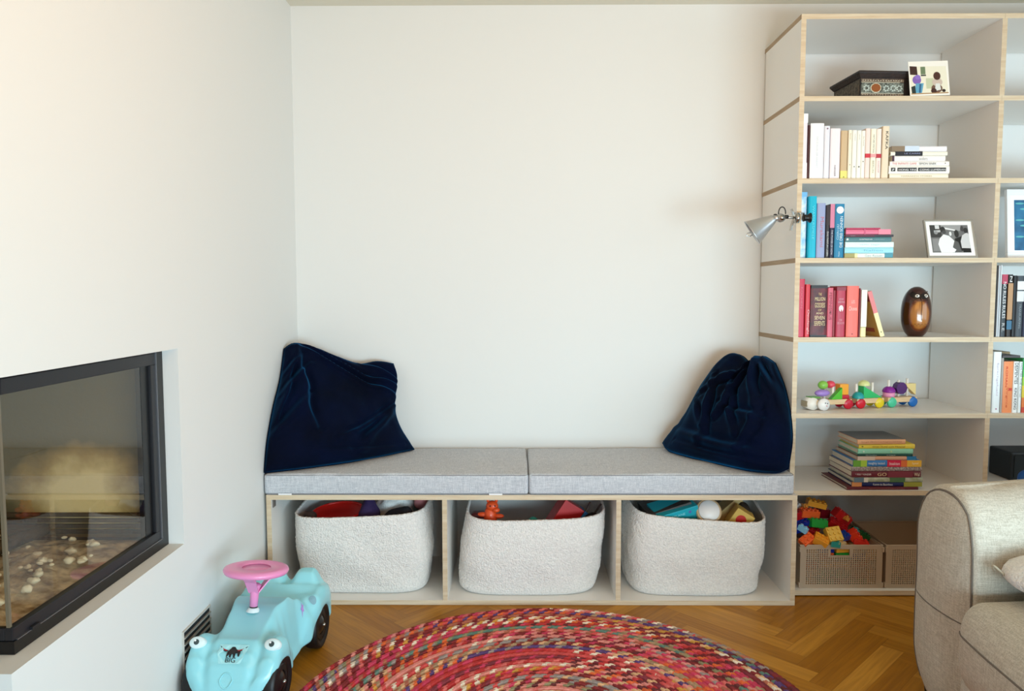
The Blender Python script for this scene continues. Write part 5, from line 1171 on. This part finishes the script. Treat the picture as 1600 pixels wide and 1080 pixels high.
# wheels
for k, (s, sd) in enumerate(((WSF, -1), (WSF, 1), (WSR, -1), (WSR, 1))):
    w = empty('wheel', (sd * .086, s, WR)); w.parent = car
    Mw = Matrix.Rotation(PI / 2 * sd, 4, 'Y')
    bm = bmesh.new(); lathe(bm, [(.030, .0), (.066, 0), (.072, .004), (WR, .012), (WR, .036), (.071, .044), (.064, .047), (.058, .044), (.050, .040), (.046, .040), (.030, .040)], 48, M=Mw); obj('tyre', bm, mat('black_tyre', '#060608', .5), w, True)
    bm = bmesh.new(); lathe(bm, [(0, .030), (.018, .032), (.044, .026), (.05, .041), (.030, .037), (.022, .042), (.012, .047), (0, .048)], 40, M=Mw); obj('rim', bm, mat('black_rim', '#08080a', .35, coat=.2), w, True)
    bm = bmesh.new(); ell(bm, Mw @ Vector((0, 0, .048)), (.006, .006, .006)); obj('axle_cap', bm, M_CHROME, w, True)
for s in (WSF, WSR):
    bm = bmesh.new(); cyl(bm, (-.09, s, WR), (.09, s, WR), .006, n=10); obj('axle', bm, M_STEEL, car, True)
# steering column and wheel
M_PINK = mat('pink_plastic', '#ef93c6', .35, coat=.2)
st = empty('steering_wheel', (.002, .205, .230), (math.radians(-7), math.radians(3), 0)); st.parent = car; st.scale = (.93, .93, .93)
bm = bmesh.new(); lathe(bm, [(.022, -.004), (.017, .004), (.014, .007), (.0115, .008)], 24); obj('column_collar', bm, flat('#dff3f5', .35), st, True)
bm = bmesh.new(); cyl(bm, (0, 0, .008), (0, 0, .012), .0125, n=20); obj('black_ring', bm, M_BLACK, st, True)
bm = bmesh.new(); lathe(bm, [(.0, .012), (.0125, .012), (.0135, .05), (.016, .068), (.020, .078), (.012, .084), (0, .084)], 28); obj('column', bm, M_PINK, st, True)
for a in (90, 210, 330):
    ca, sa = math.cos(math.radians(a + 180)), math.sin(math.radians(a + 180)); bm = bmesh.new()
    P = [(.010, .055, .016), (.04, .095, .018), (.086, .126, .016)]; prev = None
    for r, z_, w_ in P:
        nx_, ny_ = -sa, ca
        q_ = [bm.verts.new((ca * r + nx_ * w_, sa * r + ny_ * w_, z_)), bm.verts.new((ca * r - nx_ * w_, sa * r - ny_ * w_, z_)), bm.verts.new((ca * r - nx_ * w_, sa * r - ny_ * w_, z_ + .006)), bm.verts.new((ca * r + nx_ * w_, sa * r + ny_ * w_, z_ + .006))]
        if prev:
            for i in range(4): bm.faces.new((prev[i], prev[(i + 1) % 4], q_[(i + 1) % 4], q_[i]))
        else: bm.faces.new(q_)
        prev = q_
    bm.faces.new(prev[::-1]); obj('spoke', bm, M_PINK, st)
bm = bmesh.new(); lathe(bm, [(.076, .118), (.097, .119), (.101, .127), (.098, .134), (.084, .138), (.045, .137), (.043, .134), (.074, .131), (.076, .118)], 56); obj('rim', bm, M_PINK, st, True)
bm = bmesh.new(); lathe(bm, [(0, .105), (.030, .112), (.046, .128), (.044, .1335), (0, .134)], 32); obj('horn_button', bm, M_PINK, st, True)
bm = bmesh.new(); bx(bm, (-.026, -.070, .112), (.016, -.064, .119), .001); obj('slot', bm, M_BLACK, st)

# ================================================================ ROUND BRAIDED RUG
def rug():
    R, rw = .756, .0236; nr = int(R / rw); bm = bmesh.new(); ca = bm.loops.layers.float_color.new('yarn')
    rnd = random.Random(11)
    pal = [('#b5292f', 16), ('#c8484a', 14), ('#d46a66', 13), ('#d98b82', 12), ('#c2355c', 8), ('#6a1420', 12), ('#3f1c26', 6), ('#a8664f', 6), ('#ece2cc', 11), ('#d9b083', 6), ('#9c8b6b', 7), ('#7e8a66', 5), ('#2f8277', 5), ('#283a78', 4), ('#d9652f', 6), ('#6a2438', 5), ('#c99a3f', 3), ('#8a8f8c', 4)]
    names = [lin(c) for c, w in pal]; ws = [w for c, w in pal]
    acc = 0
    for k in range(nr):
        r1 = R - k * rw; r0 = r1 - rw; rm = (r1 + r0) / 2
        if rm < .02: break
        seg = max(24, int(2 * PI * rm / .0040)); st_n = max(6, int(2 * PI * rm / .019)); M_ = 6
        # three strands per braid; each runs for a while in one colour; a braid favours one family
        fav = rnd.choices(range(len(pal)), ws)[0]; strands = []
        for q in range(3):
            cuts = []; a = 0
            while a < 1:
                c = fav if (rnd.random() < .5 and q < 2) else rnd.choices(range(len(pal)), ws)[0]
                a += rnd.uniform(.18, .6) / (2 * PI * rm); cuts.append((a, names[c]))
            strands.append(cuts)
        rings = []
        for i in range(seg):
            th = 2 * PI * i / seg; col = []
            for m in range(M_ + 1):
                v = m / M_; sub = 0 if v < .5 else 1
                ph = th / (2 * PI) * st_n + (.5 if sub else 0) + (v * .8 if sub == 0 else (1 - v) * .8)
                bump_ = abs(math.sin(PI * ph)) ** .6; pr = math.sin(PI * v) ** .5 * .0085 + .0030 * bump_ * math.sin(PI * min(1, v * 2 if v < .5 else 2 - 2 * v)) ** .5
                if m in (0, M_): pr = 0
                rr = r1 - rw * v + .0015 * math.sin(th * 7 + k); zz = .0035 + pr
                if k == 0 and m == 0: zz = .0005
                col.append(bm.verts.new((rr * math.cos(th), rr * math.sin(th), zz)))
            rings.append(col)
        for i in range(seg):
            A = rings[i]; B = rings[(i + 1) % seg]; th = (i + .5) / seg
            for m in range(M_):
                v = (m + .5) / M_; sub = 0 if v < .5 else 1
                ph = th * st_n + (.5 if sub else 0) + (v * .8 if sub == 0 else (1 - v) * .8)
                sidx = int(math.floor(ph)) * 2 + sub; cuts = strands[sidx % 3]
                for a, c in cuts:
                    if th <= a: break
                jit = .88 + .26 * ((sidx * 7919 + k * 31) % 97) / 97
                mx_ = (.42, .115, .095); c = tuple(min(1, (x * .78 + y_ * .22) * jit) for x, y_ in zip(c[:3], mx_)) + (1,)
                f = bm.faces.new((A[m], A[m + 1], B[m + 1], B[m]))
                for lp in f.loops: lp[ca] = c
    # edge down to the floor is the first ring's outer verts; backing disc
    n = 120; bk = [bm.verts.new(((R - .004) * math.cos(2 * PI * i / n), (R - .004) * math.sin(2 * PI * i / n), .0006)) for i in range(n)]
    f = bm.faces.new(bk)
    for lp in f.loops: lp[ca] = names[0]
    return bm
m = bpy.data.materials.new('braided_rag'); m.use_nodes = True; nt = m.node_tree; b = nt.nodes['Principled BSDF']
at = nt.nodes.new('ShaderNodeAttribute'); at.attribute_name = 'yarn'
n = nt.nodes.new('ShaderNodeTexNoise'); n.inputs['Scale'].default_value = 420; n.inputs['Detail'].default_value = 2
tc = nt.nodes.new('ShaderNodeTexCoord'); nt.links.new(tc.outputs['Object'], n.inputs[0])
r_ = nt.nodes.new('ShaderNodeMapRange'); r_.inputs['To Min'].default_value = .75; r_.inputs['To Max'].default_value = 1.65; nt.links.new(n.outputs['Fac'], r_.inputs[0])
vm = nt.nodes.new('ShaderNodeVectorMath'); vm.operation = 'SCALE'; nt.links.new(at.outputs['Color'], vm.inputs[0]); nt.links.new(r_.outputs[0], vm.inputs['Scale'])
nt.links.new(vm.outputs[0], b.inputs['Base Color']); b.inputs['Roughness'].default_value = .95; b.inputs['Specular IOR Level'].default_value = .1
bp_ = nt.nodes.new('ShaderNodeBump'); bp_.inputs['Strength'].default_value = .5; bp_.inputs['Distance'].default_value = .002; nt.links.new(n.outputs['Fac'], bp_.inputs['Height']); nt.links.new(bp_.outputs[0], b.inputs['Normal'])
rb = rug(); ro = obj('braided_rug', rb, m, None, True, loc=(.095, -1.292, .0008)); tag(ro, 'round multicoloured braided rug lying on the parquet in front of the bench', 'rug')

# ================================================================ SOFA
M_SOFA = weave('oatmeal_cloth', '#b0a899', '#cfc8ba', 330, .9, .3)
M_SEAM = mat('sofa_seam', '#6f665d', .9)
so = thing('sofa', 'beige fabric sofa with a rounded arm at the right, near the bookcase', 'sofa', (1.14, -1.22, 0))
def arm_fn(p):
    # p: x along the arm (front at -L/2), y across, z up from 0
    q = p.copy(); L = 1.5
    f = max(0, 1 - (q.x + L / 2) / .30)
    top_ = max(0, (q.z - .42) / .22)
    # pleats gathered behind the front piping
    if f > 0 and q.x > -L / 2 + .025:
        a = math.atan2(q.z - .47, q.y); q.z += .0045 * f * top_ * math.sin(a * 34 + 1.5 * math.sin(q.x * 20)); q.y += .003 * f * top_ * math.cos(a * 34)
    q.z += .006 * noise.noise(Vector((q.x * 5, q.y * 6, 1))) * min(1, top_ + .2)
    q.y += .004 * noise.noise(Vector((q.x * 4, q.z * 7, 6)))
    q.z += .012 * top_ * (1 - f)
    return q
ab = soft((1.5, .275, .625), (.028, .132, .155), (60, 14, 16), .012, arm_fn)
for v in ab.verts:   # tuck the lower edge in
    if v.co.z < .16: v.co.y *= 1 - .10 * (1 - v.co.z / .16) ** 1.5
nx, ny, nz = GRID['n']; CV = GRID['V']
LOOP = [CV[(2, 0, k)].co.copy() for k in range(0, nz + 1)] + [CV[(2, j, nz)].co.copy() for j in range(1, ny + 1)] + [CV[(2, ny, k)].co.copy() for k in range(nz - 1, -1, -1)]
kr = min(range(nz + 1), key=lambda k: abs(CV[(0, ny // 2, k)].co.z - .30))
SEAM = [CV[(2, 0, kr)].co.copy()] + [CV[(0, j, kr)].co.copy() for j in range(ny + 1)] + [CV[(2, ny, kr)].co.copy()]
obj('armrest', ab, M_SOFA, so, True, loc=(.75, .0, .022))
bm = bmesh.new(); tube(bm, [Vector((p.x + .75, p.y, p.z + .022)) for p in LOOP], .0030, 6); obj('piping', bm, M_SEAM, so, True)
bm = bmesh.new(); tube(bm, [Vector((p.x + .75, p.y, p.z + .022)) for p in SEAM], .0018, 6); obj('seam', bm, M_SEAM, so, True)
# seat cushion and base
def seat_fn(p):
    q = p.copy(); t_ = max(0, (q.z - .10) / .10)
    q.z += t_ * .007 * noise.noise(Vector((q.x * 4, q.y * 4, 9))); return q
sc_ = soft((1.30, .80, .240), (.05, .06, .085), (40, 26, 6), .065, seat_fn); nx, ny, nz = GRID['n']; CV = GRID['V']
LOOP2 = [CV[(0, j, nz - 4)].co.copy() for j in range(1, ny)]
obj('seat_cushion', sc_, M_SOFA, so, True, loc=(.605, -.155 - .40, .175))
obj('seat_base', soft((1.27, .79, .235), (.03, .035, .05), (30, 20, 6), .004), M_SOFA, so, True, loc=(.60, -.155 - .40, .015))
bm = bmesh.new(); tube(bm, [Vector((p.x + .605, p.y - .555, p.z + .175)) for p in LOOP2], .0026, 6); obj('piping', bm, M_SEAM, so, True)
for x, y in ((.06, .10), (.06, -.10), (.06, -.90), (1.30, .10)):
    bm = bmesh.new(); cyl(bm, (x, y, 0), (x, y, .03), .018, .022, 16); obj('foot', bm, M_BLACK, so)
obj('backrest', soft((.24, 1.20, .72), (.06, .06, .10), (6, 30, 20), .02), M_SOFA, so, True, loc=(1.38, -.42, .022))
# fleecy pillow on the seat
def tuft(p):
    q = p.copy(); q += q.normalized() * .004 * noise.noise(q * 90) if q.length > 0 else q; return q
t = thing('pillow', 'small cream fleecy pillow with a corner loop lying on the sofa seat', 'pillow', (1.372, -1.475, .442), (0, 0, math.radians(14)))
bm = soft((.36, .30, .085), (.12, .11, .042), (20, 18, 3), .012, tuft); obj('fleece_cover', bm, M_BOU, t, True)
bm = bmesh.new(); tube(bm, [(-.165 - .018 * math.sin(PI * k / 12), .105 + .03 * k / 12 - .01, .040 + .02 * math.sin(PI * k / 12)) for k in range(13)], .0028, 6); obj('corner_loop', bm, flat('#b8ad98', .8), t, True)
